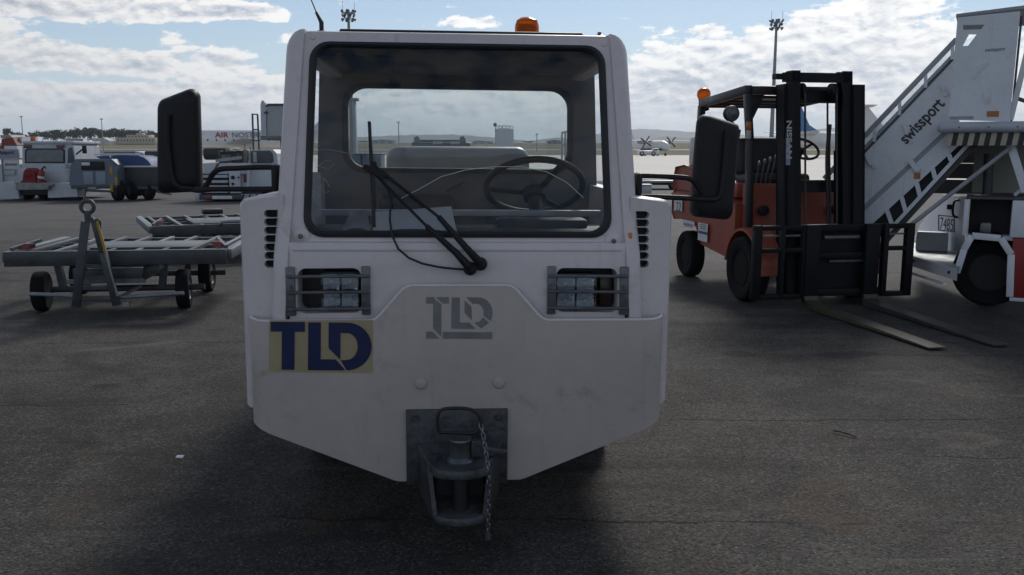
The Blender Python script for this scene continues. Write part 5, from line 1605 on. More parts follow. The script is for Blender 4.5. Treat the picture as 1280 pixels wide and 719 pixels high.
ext = thing('fire_extinguisher', 'red fire extinguisher with a white band leaning beside the red bag', 'fire extinguisher', (wx(51), 26.62, deck_z))
ax_ = Vector((.10, .0, .40)).normalized()
B().lathe([(.08, 0), (.095, .02), (.095, .30), (.07, .37), (.03, .39)], (0, 0, 0), ax_, 16).build('cylinder', M('extinguisher_red', (.24, .012, .012), .35), ext)
B().lathe([(.0965, .14), (.0965, .21)], (0, 0, 0), ax_, 16).build('label_band', wv, ext)
B().cyl(ax_ * .38, ax_ * .45, .03, n=8).build('valve', black_plastic, ext)
B().tube(smooth_curve([ax_ * .43, ax_ * .50 + Vector((.05, 0, 0)), ax_ * .46 + Vector((.10, 0, -.02))]), .02, 6).build('horn', black_plastic, ext)

# --- cart with white boards at the picture's edge
f = Far('equipment_cart', 'white sided equipment cart with lettered boards, cut by the left edge of the picture', 'cart', 8, 28.6)
f.box('lower_body', (-30, 206, 25, 240), far_white, 0, 1.2, .03)
f.box('lettered_board', (-20, 186.5, 23.5, 197.5), M('board_grey', (.28, .29, .34), .6, 0, .15, 2), -.05, .08, .01)
f.box('notice_board', (4, 200, 24, 212), wv, -.05, .04, .01)
f.box('notice_board', (4, 213.5, 19, 219), M('board_pale', (.42, .45, .46), .6), -.05, .04, .01)
f.box('shelf', (-20, 197.6, 27, 199.5), stair_g, -.1, 1.2, .01)
f.box('post', (1.5, 199.5, 3.5, 228), stair_g, -.1, .08, .01)
f.box('chassis', (-30, 240, 22, 245), black_steel, 0, 1.2, .02)
for u in (-22, 14): wheel(f.t, (f.p(u, 240).x, .1, .25), (0, -1, 0), .25, .15, tyre_m, dark_paint)
text_obj('lettering', 'swissport', f.p(-6, 194.5, -.056), (1, 0, 0), (0, 0, 1), .16, navy, f.t, width=.62, bold=.03)
f.t.children
text_obj('lettering', 'jetcenter', f.p(6.5, 208.5, -.056), (1, 0, 0), (0, 0, 1), .13, M('ink_green_grey', (.12, .14, .14), .6), f.t, width=.40, bold=.03)
# --- red and white gantry standing further off
f = Far('baggage_container', 'container with a dark red slanted front among white panels behind the cart', 'container', 10, 52.0)
f.poly('red_front', [(1, 190), (2, 173.5), (16, 172.5), (21, 181.5), (4, 182)], M('barn_red', (.16, .03, .025), .6, 0, .2, .6), 0, 2.0)
f.poly('red_base', [(0, 195), (0, 182.5), (5, 182.5), (5, 195)], MATS['barn_red'], .0, 2.0)
f.poly('white_side', [(5, 200), (5, 182.3), (21, 182.3), (24, 200)], far_white, .02, 2.4)
f.poly('pale_top', [(1, 173), (0, 169), (12, 168.5), (15, 172)], M('sand_panel', (.34, .29, .24), .7), .4, 1.6)
f.poly('white_side', [(16, 172), (27, 171), (28, 192), (24, 198)], far_white, .6, 1.8)
for u in (3, 20): f.box('leg', (u, 199, u + 2, 220), stair_g, .5, .2, .01, 0.0)

# --- grey power cart and its covered neighbours
blue_grey = M('blue_grey_paint', (.12, .15, .195), .5, 0, .15, 2, dirt=(.10, .10, .11), demt=.4)
f = Far('ground_power_cart', 'blue grey ground power cart with two square doors and yellow marks', 'power cart', 118, 26.4)
f.poly('housing', [(87, 232), (88, 207), (95, 199), (139, 199), (146, 206), (147, 232)], blue_grey, 0, 1.1)
f.box('control_panel', (101, 202, 130.5, 212.8), black_plastic, -.03, .05, .01)
f.box('sign', (101.5, 203, 112, 207), wv, -.05, .02, .005)
for u in (103.5, 119): f.box('door', (u, 214.5, u + 13.5, 231), M('door_blue_grey', (.22, .26, .325), .5, 0, .12, 2), -.03, .05, .02)
f.box('warning_mark', (136.8, 208.5, 141, 219), yellow, -.015, .02, .004)
f.box('warning_mark', (143.5, 222, 147, 231.5), yellow, -.015, .02, .004)
f.bar('edge_frame', (139, 199.5, 147, 206.5), MATS['blue_vinyl'], .05, -.02)
f.box('chassis', (88, 232, 146, 236), dark_paint, 0, 1.1, .02)
f.box('front_step', (110, 234.5, 119.5, 236.8), galv, -.3, .3, .01)
f.bar('tow_bar', (106, 238, 138, 239.5), dark_paint, .07, -.25)
f.bar('jockey_leg', (105.5, 236, 105.5, 248.5), grey_steel, .06, -.3)
f.bar('fuel_pipe', (139.8, 231, 139.8, 240), yellow, .06, -.08)
for u in (141, 152): wheel(f.t, (f.p(u, 240).x, .35 if u < 150 else .7, .33), (0, -1, 0) if 0 else (-1, -1, 0), .33, .22, tyre_m, dark_paint)
f = Far('covered_baggage_cart', 'dark baggage cart under a curved blue cover with a white rail', 'baggage cart', 170, 26.9)
tarp = M('blue_tarpaulin', (.035, .075, .20), .65, 0, .25, 2)
f.box('side_wall', (146, 209, 199, 233), M('dark_grey_panel', (.035, .04, .045), .55), .0, 1.2, .02)
b = B(); pts = [(138, 195), (150, 194), (172, 194.5), (180, 197), (186, 202), (189.5, 207.5), (147, 207.5), (143, 201)]
b.prism([f.p(u, v, .05) for u, v in pts], (0, 1.1, 0)); b.build('cover', tarp, f.t, 50)
f.box('white_rail', (146, 207.2, 196, 209.3), wv, -.04, .06, .01)
f.box('cover_rail', (117, 192, 174, 194), wv, .1, .06, .01)
f.poly('front_flap', [(119, 195.5), (136, 195), (146, 203), (146, 206), (128, 200)], tarp, .08, 1.0)
f.box('orange_lamp', (147.5, 229, 154, 232.5), MATS['orange_lens'], -.03, .05, .01)
f.box('chassis', (146, 233, 200, 237), dark_paint, 0, 1.2, .02)
for u in (172, 182): wheel(f.t, (f.p(u, 240).x, .2 if u > 175 else .9, .29), (-1, -1, 0), .29, .18, tyre_m, dark_paint)
f.box('axle_box', (167, 236, 176, 245), black_steel, .3, .3, .02)
f.bar('tow_bar', (196, 240, 214, 243), grey_steel, .06, .2)
f = Far('covered_baggage_cart', 'dark green tall baggage cart just left of the left mirror', 'baggage cart', 196, 33.0)
f.box('body', (180, 189, 212, 236), M('dark_green_panel', (.03, .045, .045), .6, 0, .2, 1), 0, 1.6, .05)
for k in range(3): f.box('side_rib', (181, 194 + k * 5, 195, 195 + k * 5), dark_paint, -.03, .04, .005)
for u in (186, 206): wheel(f.t, (f.p(u, 240).x, .1, .28), (0, -1, 0), .28, .18, tyre_m, dark_paint)
f = Far('delivery_van', 'low pale vehicle roof showing behind the blue covered baggage cart', 'van', 150, 36.0)
f.poly('body', [(96, 230), (96, 206), (104, 195.5), (118, 191.5), (128, 189.2), (168, 189), (179, 191), (181, 230)], far_white, 0, 1.9)
f.poly('windscreen', [(126, 193), (131, 190.4), (168, 190.4), (170, 193)], win_m, -.03, .05)
for u in (108, 170): wheel(f.t, (f.p(u, 240).x, .1, .35), (0, -1, 0), .35, .2, tyre_m, dark_paint)

# --- white service truck to the right of the left mirror
f = Far('service_truck', 'white service truck with barred grille, square cab and roof ladder behind the left mirror arm', 'truck', 298, 26.2)
f.poly('cab', [(309, 234), (310, 205), (313, 187.5), (341, 187), (346, 192), (350, 234)], far_white, .4, 1.8)
f.poly('cab_window', [(313, 204), (313, 191), (315, 188.7), (337, 188.7), (340.5, 192), (342, 201), (340, 204)], win_m, .37, .04)
f.box('window_reflection', (316, 190, 321, 203), M('pale_reflection', (.40, .42, .43), .5), .36, .02, .004)  # pale strip paints a reflection on the cab window
f.bar('ladder_rail', (315.5, 142, 317, 188), dark_paint, .045, .6)
f.bar('ladder_rail', (322, 143.5, 324, 188), dark_paint, .045, .6)
for v in (143, 162, 176): f.bar('ladder_rung', (315.5, v, 322.5, v), dark_paint, .035, .6)
f.box('hood', (253, 204, 312, 218), far_white, 0, 1.6, .03)
f.box('tank', (252, 184.5, 292, 200), M('tank_dark', (.03, .032, .036), .5), .5, 1.0, .1)
rnd = random.Random(3)
mech = M('machinery', (.22, .21, .20), .5, .3, .4, 5, dirt=(.08, .06, .05), demt=.6)
for k in range(9):
    u = 272 + k * 4.4; v = 186 + rnd.uniform(0, 10)
    f.box('pump_unit', (u, v, u + rnd.uniform(4, 8), 205), mech if k % 3 else dark_paint, .1 + rnd.uniform(0, .5), .35, .04)
f.bar('pipe', (270, 201, 302, 197), galv, .09, .05)
f.bar('pipe', (276, 192, 304, 190), M('hose_black', (.02, .02, .02), .6), .08, .05)
for v in (219, 225.5, 232, 238): f.box('grille_bar', (248, v, 285, v + 3.4), far_white, -.02, .08, .02)
f.box('radiator', (248, 216, 286, 243), black_plastic, .04, .2, .01)
f.box('lamp_panel', (285.5, 214.5, 301, 242), far_white, -.03, .2, .03)
for (u, v, r) in ((291, 222, 2.4), (291, 230, 1.7), (298, 222, 1.2)):
    q = f.p(u, v, -.04); B().lathe([(r * .024, .02), (r * .024, -.012), (0, -.02)], q, (0, 1, 0), 14).build('front_lamp', black_plastic, f.t)
f.box('cab_front', (301, 213, 347, 238), far_white, .1, .4, .03)
f.box('red_sign', (304, 216, 308.5, 228), M('sign_red', (.18, .03, .035), .5), .06, .03, .005)
f.bar('lamp_post', (311, 206, 310, 236), far_white, .07, -.1)
f.poly('red_stripe', [(267, 212.5), (271, 204.5), (274, 204.5), (270, 212.5)], M('stripe_red', (.25, .03, .03), .5), -.02, .03)
f.box('front_bumper', (243, 243.5, 303, 250), dark_paint, -.15, .25, .03)
f.box('bumper_plate', (265, 245, 290, 249), wv, -.18, .03, .005)
f.box('bumper_lamp', (257, 245, 264.5, 249), M('lamp_red', (.20, .03, .03), .3), -.18, .03, .005)
f.box('bumper_end', (243, 238, 249, 250), far_white, -.2, .3, .03)
for k in range(5): f.poly('hazard_stripe', [(301 + k * 4, 250), (303 + k * 4, 250), (306 + k * 4, 243), (304 + k * 4, 243)], blk_s if k % 2 == 0 else cream_s, -.12, .03)
f.box('step_plate', (300, 243, 346, 250), far_white, -.1, .3, .02)
f.box('frame', (250, 240, 350, 246), black_steel, .2, 3.0, .02)
for u in (262, 330): wheel(f.t, (f.p(u, 240).x, .5, .38), (-1 if u < 300 else 1, 0, 0), .38, .25, tyre_m, dark_paint)
# --- raised grey lift cabin on a column
f = Far('lift_platform', 'raised grey lift cabin with a rounded white post, above the service truck', 'lift', 345, 31.0)
lift_g = M('lift_grey', (.36, .375, .40), .55, 0, .12, 1)
f.poly('cabin', [(334, 170), (333.5, 133), (336, 130.5), (368, 131), (368, 170)], lift_g, 0, 1.6)
f.poly('post', [(326.5, 171), (325.5, 131), (327, 126), (329, 125.5), (331.5, 129), (333, 170)], far_white, -.05, .18)
f.box('roof_edge', (334, 129.5, 369, 132), dark_paint, -.06, 1.7, .01)
f.bar('link', (330, 141, 335, 141), dark_paint, .06, -.02); f.bar('link', (331, 134, 335, 131), dark_paint, .05, -.02)
f.box('floor', (325.5, 170, 369, 175), M('lift_floor', (.15, .155, .17), .5), -.1, 1.8, .02)
f.box('column', (350, 175, 362, 240), dark_paint, .4, .5, .02, 0.0)
f.box('base', (346, 232, 380, 243), dark_paint, 0, 1.6, .03, 0.0)
# ================================================================== far away: planes, masts, trees, houses
far_body = M('aircraft_white', (.68, .68, .69), .4, 0, .06, .2)
AIR_GREY = M('aircraft_grey', (.30, .32, .35), .45)
def fuselage(b, stations, n=20):
    """stations: (x, z centre, radius y, radius z)"""
    b.loft([[(x, ry * math.cos(k * 2 * math.pi / n), zc + rz * math.sin(k * 2 * math.pi / n)) for k in range(n)] for x, zc, ry, rz in stations])
    return b
def wing(b, r0, r1, c0, c1, sweep, t0, t1):
    """root point, tip point (leading edges), chords along +x"""
    L = []
    for p, c, t in ((Vector(r0), c0, t0), (Vector(r1), c1, t1)):
        L.append([p + Vector(q) for q in ((0, 0, 0), (c * .3, 0, t), (c, 0, 0), (c * .3, 0, -t * .6))])
    b.loft(L); return b

# --- regional jet with red and grey name behind the service truck (side on, nose to the left)
YA = 150.0
q = WORLD.y(300, 173, YA)
air = thing('airliner', 'white airliner with red and grey lettering on its side behind the service truck', 'airplane', (q.x, YA, 0))
zc = q.z
b = B(); rr = 1.42
fuselage(b, [(-13.5, zc - .5, .15, .15), (-12.6, zc - .35, .7, .65), (-11, zc - .1, 1.15, 1.15), (-9, zc, rr, rr), (9, zc, rr, rr), (12, zc + .2, 1.05, 1.0), (15.5, zc + .7, .3, .3)]).build('fuselage', far_body, air, 60)
for k in range(11):
    x = -8 + k * 1.45
    B().box((x, -rr - .01, zc - .45), (x + .25, -rr + .3, zc - .13), .05).build('cabin_window', win_m, air)
b = B(); wing(b, (-2, -rr * .8, zc - .9), (3.5, -11, zc - .2), 4.5, 1.4, 0, .25, .1); b.build('wing', AIR_GREY, air)
b = B(); wing(b, (-2, rr * .8, zc - .9), (3.5, 11, zc - .2), 4.5, 1.4, 0, .25, .1); b.build('wing', AIR_GREY, air)
b = B(); b.prism([(11, -.12, zc + .6), (15, -.12, zc + .6), (17, -.12, zc + 4.2), (14.8, -.12, zc + 4.2)], (0, .24, 0)); b.build('tail_fin', far_body, air)
for sx in (-1, 1):
    b = B(); wing(b, (14.6, sx * .1, zc + 4.1), (16, sx * 3.8, zc + 4.1), 2.2, 1.0, 0, .1, .05); b.build('tailplane', far_body, air)
    B().lathe([(.4, 0), (.62, .5), (.6, 2.2), (.35, 3)], (9.2, sx * 1.9, zc + .5), (1, 0, 0), 16).build('engine', AIR_GREY, air)
for x, y in ((-9.5, 0), (1.2, -1.6), (1.2, 1.6)):
    B().cyl((x, y, .4), (x, y, zc - 1.0), .12, n=8).build('gear_leg', AIR_GREY, air)
    wheel(air, (x, y, .42), (0, -1, 0), .42, .3, tyre_m, AIR_GREY)
xl = WORLD.y(272, 170, YA).x - q.x
hgt = 6.6 / F * YA
text_obj('lettering', 'AIR', (xl, -rr - .02, zc + .08), (1, 0, 0), (0, 0, 1), hgt, M('letter_red', (.34, .03, .03), .5), air, width=17 / F * YA, bold=.02)
text_obj('lettering', 'NOSTRUM', (xl + 21 / F * YA, -rr - .02, zc + .08), (1, 0, 0), (0, 0, 1), hgt, M('letter_grey', (.20, .23, .26), .5), air, width=47 / F * YA, bold=.02)

# --- propeller airliner seen from ahead, right of the tractor
YP = 242.0
q = WORLD.y(836, 180, YP)
atr = thing('propeller_airliner', 'small white propeller airliner parked nose-on beyond the apron', 'airplane', (q.x, YP, 0), R(22))
b = B()
for y, zc_, r in ((-0.2, 2.35, .15), (.5, 2.4, .75), (1.4, 2.6, 1.15), (3, 2.8, 1.35), (14, 2.8, 1.35), (19, 3.3, .8), (22, 3.8, .25)): pass
b.loft([[(r * math.cos(k * 2 * math.pi / 18), y, zc_ + r * math.sin(k * 2 * math.pi / 18)) for k in range(18)] for y, zc_, r in ((-0.2, 2.35, .15), (.5, 2.4, .75), (1.4, 2.6, 1.15), (3, 2.8, 1.35), (14, 2.8, 1.35), (19, 3.3, .8), (22, 3.8, .25))])
b.build('fuselage', far_body, atr, 60)
B().loft([[(x, y, z) for x, y, z in ((-.75, .95, 2.95), (.75, .95, 2.95), (.6, 1.5, 3.45), (-.6, 1.5, 3.45))], [(x * .98, y + .08, z - .03) for x, y, z in ((-.75, .95, 2.95), (.75, .95, 2.95), (.6, 1.5, 3.45), (-.6, 1.5, 3.45))]]).build('cockpit_window', win_m, atr)
B().box((-13.3, 8, 4.05), (13.3, 10, 4.30), .1).build('wing', far_body, atr)
B().prism([(-.15, 18.5, 4.0), (-.15, 22, 4.0), (-.15, 22.8, 7.6), (-.15, 20.8, 7.6)], (.3, 0, 0)).build('tail_fin', far_body, atr)
B().box((-3.6, 20.9, 7.4), (3.6, 22.4, 7.55), .04).build('tailplane', far_body, atr)
B().box((-1.34, 1.8, 1.55), (1.34, 13, 2.0), .2).build('belly_stripe', navy, atr)
for sx in (-1, 1):
    B().lathe([(.15, -.4), (.3, 0), (.55, .5), (.6, 2.5), (.3, 4)], (sx * 4.05, 5.8, 3.75), (0, 1, 0), 14).build('engine', AIR_GREY, atr)
    pr = thing('propeller', None, None); pr.parent = atr; pr.location = (sx * 4.05, 5.3, 3.75)
    for k in range(4):
        a = R(45 + 90 * k + (12 if sx < 0 else 0))
        B().bar((.25 * math.cos(a), 0, .25 * math.sin(a)), (1.96 * math.cos(a), 0, 1.96 * math.sin(a)), .34, .06, (0, 1, 0)).build('blade', black_plastic, pr)
    B().lathe([(0, -.5), (.2, -.3), (.28, 0), (.28, .2)], (0, 0, 0), (0, 1, 0), 12).build('spinner', AIR_GREY, pr)
    B().cyl((sx * 2.0, 9, .4), (sx * 1.4, 9, 1.8), .14, n=8).build('gear_leg', AIR_GREY, atr)
    wheel(atr, (sx * 2.05, 9, .45), (sx, 0, 0), .45, .5, tyre_m, AIR_GREY)
B().cyl((0, 1.6, .3), (0, 1.6, 1.8), .1, n=8).build('gear_leg', AIR_GREY, atr)
wheel(atr, (0, 1.6, .35), (1, 0, 0), .35, .4, tyre_m, AIR_GREY)
f = Far('pushback_tug', 'white pushback tug with dark wheels beside the propeller airliner', 'tug', 811, 232.0)
f.box('body', (798, 188.3, 824, 193.5), far_body, 0, 2.5, .2)
f.box('cab', (816, 185.6, 823, 189), far_body, .2, 2.0, .1)
f.box('cab_window', (817, 186.2, 822, 188), win_m, .1, .2, .02)
for u in (802.5, 817): wheel(f.t, (f.p(u, 190).x, .2, .62), (0, -1, 0), .62, .5, tyre_m, dark_paint)

# --- jet with a blue tail, seen between the forklift's mast rails
YJ = 183.0
q = WORLD.y(1010, 190, YJ)
jet = thing('airliner', 'white airliner with a blue tail seen through the forklift mast', 'airplane', (q.x, YJ, 0), R(-60))
b = B()
st = [(-34, 2.5, .3), (-32.5, 2.9, 1.2), (-29, 3.3, 1.75), (-25, 3.4, 1.88), (-6, 3.4, 1.88), (0, 3.9, 1.5), (4, 4.5, .9), (7.5, 5.0, .25)]
b.loft([[(r * math.cos(k * 2 * math.pi / 20), -y, z + r * math.sin(k * 2 * math.pi / 20)) for k in range(20)] for y, z, r in st]); b.build('fuselage', far_body, jet, 60)
fin_b = M('tail_blue', (.05, .17, .38), .4, 0, .2, .2)
B().prism([(-.2, 4, 4.8), (-.2, -5.5, 5.2), (-.2, -7.5, 12.0), (-.2, -4.0, 12.0), (-.2, -.2, 6.6)], (.4, 0, 0)).build('tail_fin', fin_b, jet)
for sx in (-1, 1):
    B().loft([[(sx * .8, 1.0, 4.6), (sx * .8, -5.0, 4.6), (sx * .8, -5.0, 4.85), (sx * .8, 1.0, 4.85)], [(sx * 6.6, -4.2, 5.2), (sx * 6.6, -6.2, 5.2), (sx * 6.6, -6.2, 5.3), (sx * 6.6, -4.2, 5.3)]]).build('tailplane', far_body, jet)
    B().loft([[(sx * 1.5, 22, 2.4), (sx * 1.5, 14, 2.4), (sx * 1.5, 14, 3.0), (sx * 1.5, 22, 3.0)], [(sx * 16, 12.5, 3.4), (sx * 16, 10.5, 3.4), (sx * 16, 10.5, 3.55), (sx * 16, 12.5, 3.55)]]).build('wing', far_body, jet)
    B().lathe([(.7, 0), (1.0, 1), (.9, 3), (.5, 4)], (sx * 5, 19.5, 1.7), (0, -1, 0), 14).build('engine', AIR_GREY, jet)
    wheel(jet, (sx * 2.8, 15, .55), (sx, 0, 0), .55, .6, tyre_m, AIR_GREY)
    B().cyl((sx * 2.6, 15, .5), (sx * 2.2, 15, 2.4), .18, n=8).build('gear_leg', AIR_GREY, jet)
wheel(jet, (0, 29, .4), (1, 0, 0), .4, .5, tyre_m, AIR_GREY)
B().cyl((0, 29, .3), (0, 29, 2), .14, n=8).build('gear_leg', AIR_GREY, jet)
B().box((-1.9, 2, 2.6), (-1.86, 9, 3.0), .01).build('orange_stripe', M('stripe_orange', (.5, .12, .04), .5), jet)

# --- high-tailed jet behind the stairs
YT2 = 138.0
q = WORLD.y(1092, 190, YT2)
tj = thing('airliner', 'white airliner with a high T tail showing above the stair handrail', 'airplane', (q.x, YT2, 0), R(-75))
b = B(); st = [(-24, 2.2, .2), (-22, 2.4, 1.0), (-19, 2.6, 1.33), (-3, 2.6, 1.33), (1, 3.0, .9), (3.5, 3.4, .3)]
b.loft([[(r * math.cos(k * 2 * math.pi / 18), -y, z + r * math.sin(k * 2 * math.pi / 18)) for k in range(18)] for y, z, r in st]); b.build('fuselage', far_body, tj, 60)
B().prism([(-.18, 3, 3.6), (-.18, -2.4, 3.8), (-.18, -4.2, 8.1), (-.18, -1.6, 8.1)], (.36, 0, 0)).build('tail_fin', far_body, tj)
for sx in (-1, 1):
    B().loft([[(sx * .1, -.9, 8.0), (sx * .1, -4.2, 8.0), (sx * .1, -4.2, 8.25), (sx * .1, -.9, 8.25)], [(sx * 4.2, -3.0, 8.1), (sx * 4.2, -4.6, 8.1), (sx * 4.2, -4.6, 8.2), (sx * 4.2, -3.0, 8.2)]]).build('tailplane', far_body, tj)
    B().lathe([(.5, 0), (.75, .6), (.7, 2.3), (.4, 3.2)], (sx * 2.1, 3.5, 3.1), (0, -1, 0), 14).build('engine', AIR_GREY, tj)
    B().loft([[(sx * 1.2, 15, 1.6), (sx * 1.2, 10, 1.6), (sx * 1.2, 10, 2.0), (sx * 1.2, 15, 2.0)], [(sx * 12, 9, 2.4), (sx * 12, 7.5, 2.4), (sx * 12, 7.5, 2.5), (sx * 12, 9, 2.5)]]).build('wing', far_body, tj)
    wheel(tj, (sx * 1.6, 11, .42), (sx, 0, 0), .42, .4, tyre_m, AIR_GREY)
wheel(tj, (0, 20, .35), (1, 0, 0), .35, .4, tyre_m, AIR_GREY)

# --- empty dolly on the apron seen past the right mirror arm
f = Far('cargo_dolly', 'empty grey dolly standing on the apron beyond the right mirror arm', 'dolly', 822, 34.0)
f.box('deck', (798, 225.5, 858, 229), galv, 0, 1.6, .02)
f.box('end_rail', (797, 222, 800, 229), galv, 0, 1.6, .02)
f.box('deck_panel', (803, 224.2, 846, 225.6), blue_grey, .2, 1.2, .01)
f.box('chassis', (802, 229, 850, 231.5), dark_paint, .3, 1.0, .02)
for u in (808, 842): wheel(f.t, (f.p(u, 230).x, .15, .18), (0, -1, 0), .18, .14, tyre_m, dark_paint)
f.bar('tow_bar', (795, 229, 783, 234), dark_paint, .06, .8)
f = Far('equipment_box', 'pale rounded bin on the apron just right of the tractor pillar', 'bin', 806, 30.0)
f.box('bin', (797, 231.5, 815, 238), M('pale_bin', (.42, .42, .42), .5), 0, .5, .06, 0.0)
f.box('lid', (796.5, 230.5, 815.5, 232), far_white, -.02, .54, .02)

# --- seen through the cab: truck with lights, white tower, white rail frame, blue boxes
f = Far('utility_truck', 'dark utility truck with a roof light bar, seen through the cab rear window', 'truck', 550, 62.0)
dku = M('truck_dark', (.05, .06, .075), .5)
f.box('body', (514, 178, 588, 190), dku, 0, 3, .1)
f.box('light_bar', (524, 174.8, 578, 177.8), dku, .3, .3, .03)
for u in (517, 574): f.poly('flood_lamp', [(u, 178), (u + 1, 171.5), (u + 5, 170), (u + 7.5, 173), (u + 8.5, 178)], M('lamp_slate', (.12, .14, .16), .4), 0, .5)
for u in (541, 563): f.box('cab_panel', (u, 177, u + 12, 180), stair_g, -.05, .3, .02)
f.box('lower_body', (514, 190, 588, 200), M('truck_slate', (.14, .15, .17), .5), 0, 3, .1)
for u in (524, 578): wheel(f.t, (f.p(u, 195).x, .2, .45), (0, -1, 0), .45, .3, tyre_m, dark_paint)
f = Far('water_tower', 'white tank tower with a railing on top and a round dish beside it', 'tower', 630, 210.0)
f.box('tank', (619, 161, 642, 190), M('tower_white', (.52, .54, .58), .5, 0, .06, .1), 0, 4.4, .2, 0.0)
for k in range(6): f.bar('railing_post', (620 + k * 4.2, 161, 620 + k * 4.2, 157.5), AIR_GREY, .12, .3)
f.bar('railing', (620, 157.6, 641, 157.6), AIR_GREY, .12, .3)
for k in range(3): 
    c = f.p(625 + k * 5, 159, .6); B().tube([c + Vector((.55 * math.cos(a * math.pi / 6), 0, .35 * math.sin(a * math.pi / 6))) for a in range(12)], .07, 6, closed=True).build('hoop', AIR_GREY, f.t)
c = f.p(618.8, 156, 0); B().lathe([(.42, .12), (.45, 0), (.35, -.15), (0, -.22)], c, (.2, 1, 0), 16).build('dish', M('dish_dark', (.10, .11, .12), .5), f.t)
f.bar('dish_pole', (619, 158, 619.3, 182), AIR_GREY, .14, .1)
f = Far('rail_frame', 'white tubular rail frame at the right of the cab rear window', 'frame', 708, 24.0)
for k, u in enumerate((702.5, 706.5, 710.5, 714.5)):
    f.bar('upright', (u, 200, u, 166 - k * .8), far_white, .05, k * .15)
f.bar('top_rail', (702, 166, 715, 163.5), far_white, .05, .2); f.bar('mid_rail', (702, 182, 715, 181), far_white, .04, .2)
f.box('base', (700, 200, 718, 212), far_white, 0, .8, .03, 0.0)
f = Far('storage_box', 'blue grey storage boxes row seen at the lower left of the cab rear window', 'box', 456, 30.0)
for u in (440, 452.5, 465): f.box('box', (u, 193, u + 11.5, 222), blue_grey, 0, 1.0, .05, 0.0)
f.box('lid', (439, 191.8, 477.5, 193.4), M('lid_blue', (.10, .16, .26), .5), -.05, 1.1, .02)
f = Far('apron_pillar', 'slim pale pillar at the left of the cab rear window', 'pillar', 443, 32.0)
f.box('shaft', (440, 124, 446, 215), far_white, 0, .3, .02, 0.0)
f.box('head', (439, 122.5, 447, 126), lift_g, -.03, .36, .01)
f = Far('jerry_cans', 'pair of small dark cans standing on the tractor rear deck', 'can', 682, 4.9) if False else None

# --- floodlight masts
mast_g = M('mast_grey', (.20, .21, .22), .5, .2, .2, .5)
def flood_mast(label, u, vt, y, h):
    p = WORLD.y(u, vt, y)
    m = thing('floodlight_mast', label, 'mast', (p.x, y, 0), 0, 'tall floodlight masts')
    H_ = p.z
    B().cyl((0, 0, 0), (0, 0, H_ - .2), .42, .20, n=12).build('pole', mast_g, m)
    hd = B(); B().tube([(.95 * math.cos(a * math.pi / 8), .95 * math.sin(a * math.pi / 8), H_ - .75) for a in range(16)], .07, 6, closed=True).build('ring', mast_g, m)
    B().tube([(.85 * math.cos(a * math.pi / 8), .85 * math.sin(a * math.pi / 8), H_ - 1.6) for a in range(16)], .06, 6, closed=True).build('ring', mast_g, m)
    for k in range(4): B().bar((0, 0, H_ - .75), (.95 * math.cos(k * math.pi / 2 + .4), .95 * math.sin(k * math.pi / 2 + .4), H_ - .75), .07).build('spoke', mast_g, m)
    lamp_me = None
    for row, (z, n, r) in enumerate(((H_ - .45, 7, 1.05), (H_ - 1.1, 7, .9), (H_ - 1.75, 7, 1.0))):
        for k in range(n):
            a = (k + .5 * (row % 2)) * 2 * math.pi / n + .25
            if lamp_me is None:
                lb = B(); lb.lathe([(.07, -.10), (.20, -.04), (.25, .1), (.23, .15), (0, .15)], (0, 0, 0), (1, 0, -.55), 10); lamp_me = lb.mesh('floodlight', dark_paint)
            o = bpy.data.objects.new('floodlight', lamp_me); COL.objects.link(o); o.parent = m
            o.location = (r * math.cos(a), r * math.sin(a), z); o.rotation_euler = (0, 0, a)
    for x in (-.9, 1.0): B().bar((x, 0, H_ - .9), (x, 0, H_ + 1.1), .05).build('lightning_rod', mast_g, m)
    return m
flood_mast('tall floodlight mast rising above the tow tractor cab', 435.3, 10.5, 145.0, 25)
flood_mast('tall floodlight mast standing behind the forklift', 971, 22.5, 155.0, 25)
for u, v, lab in ((26.5, 146, 'thin light pole left of the trees on the far field'), (126.7, 149, 'thin light pole in front of the dark trees at the left'), (458 + 40, 153, 'thin pole seen in the left part of the cab rear window'), (671, 168, 'thin short pole seen right of the white tank tower')):
    y = 420.0; p = WORLD.y(u, v, y); g = rise(p.x, y)
    m = thing('light_pole', lab, 'light pole', (p.x, y, g), 0, 'thin poles on the airfield')
    B().cyl((0, 0, -.5), (0, 0, p.z - g), .24, .17, n=8).build('pole', M('pole_pale', (.34, .36, .38), .5), m)
    B().box((-.65, -.3, p.z - g - .2), (.65, .3, p.z - g + .25), .08).build('lamp_head', mast_g, m)

# --- trees along the far edge of the field
leaf_cols = [M('foliage_dark', (.035, .048, .028), .9, 0, .4, .3), M('foliage_olive', (.055, .066, .034), .9, 0, .4, .3)]
bark = M('bark', (.08, .065, .05), .9, 0, .3, 1)
def crown_mesh(seed, mat):
    rnd = random.Random(seed); bm = bmesh.new()
    clumps = [(rnd.uniform(-.75, .75), rnd.uniform(-.7, .7), rnd.uniform(-.35, .75), rnd.uniform(.28, .55)) for _ in range(13)]
    for cx, cy, cz, r in clumps:
        for k in range(60):
            d = Vector((rnd.gauss(0, 1), rnd.gauss(0, 1), rnd.gauss(0, 1))).normalized() * r * rnd.uniform(.55, 1.08)
            c = Vector((cx, cy, cz)) + d; s_ = rnd.uniform(.07, .16)
            a = Vector((rnd.gauss(0, 1), rnd.gauss(0, 1), rnd.gauss(0, 1))).normalized(); e = a.orthogonal().normalized(); g = a.cross(e)
            bm.faces.new([bm.verts.new(c + e * s_ * math.cos(t) + g * s_ * .7 * math.sin(t)) for t in (0, 1.6, 3.1, 4.7)])
    me = bpy.data.meshes.new('crown'); bm.to_mesh(me); bm.free(); me.materials.append(mat); return me
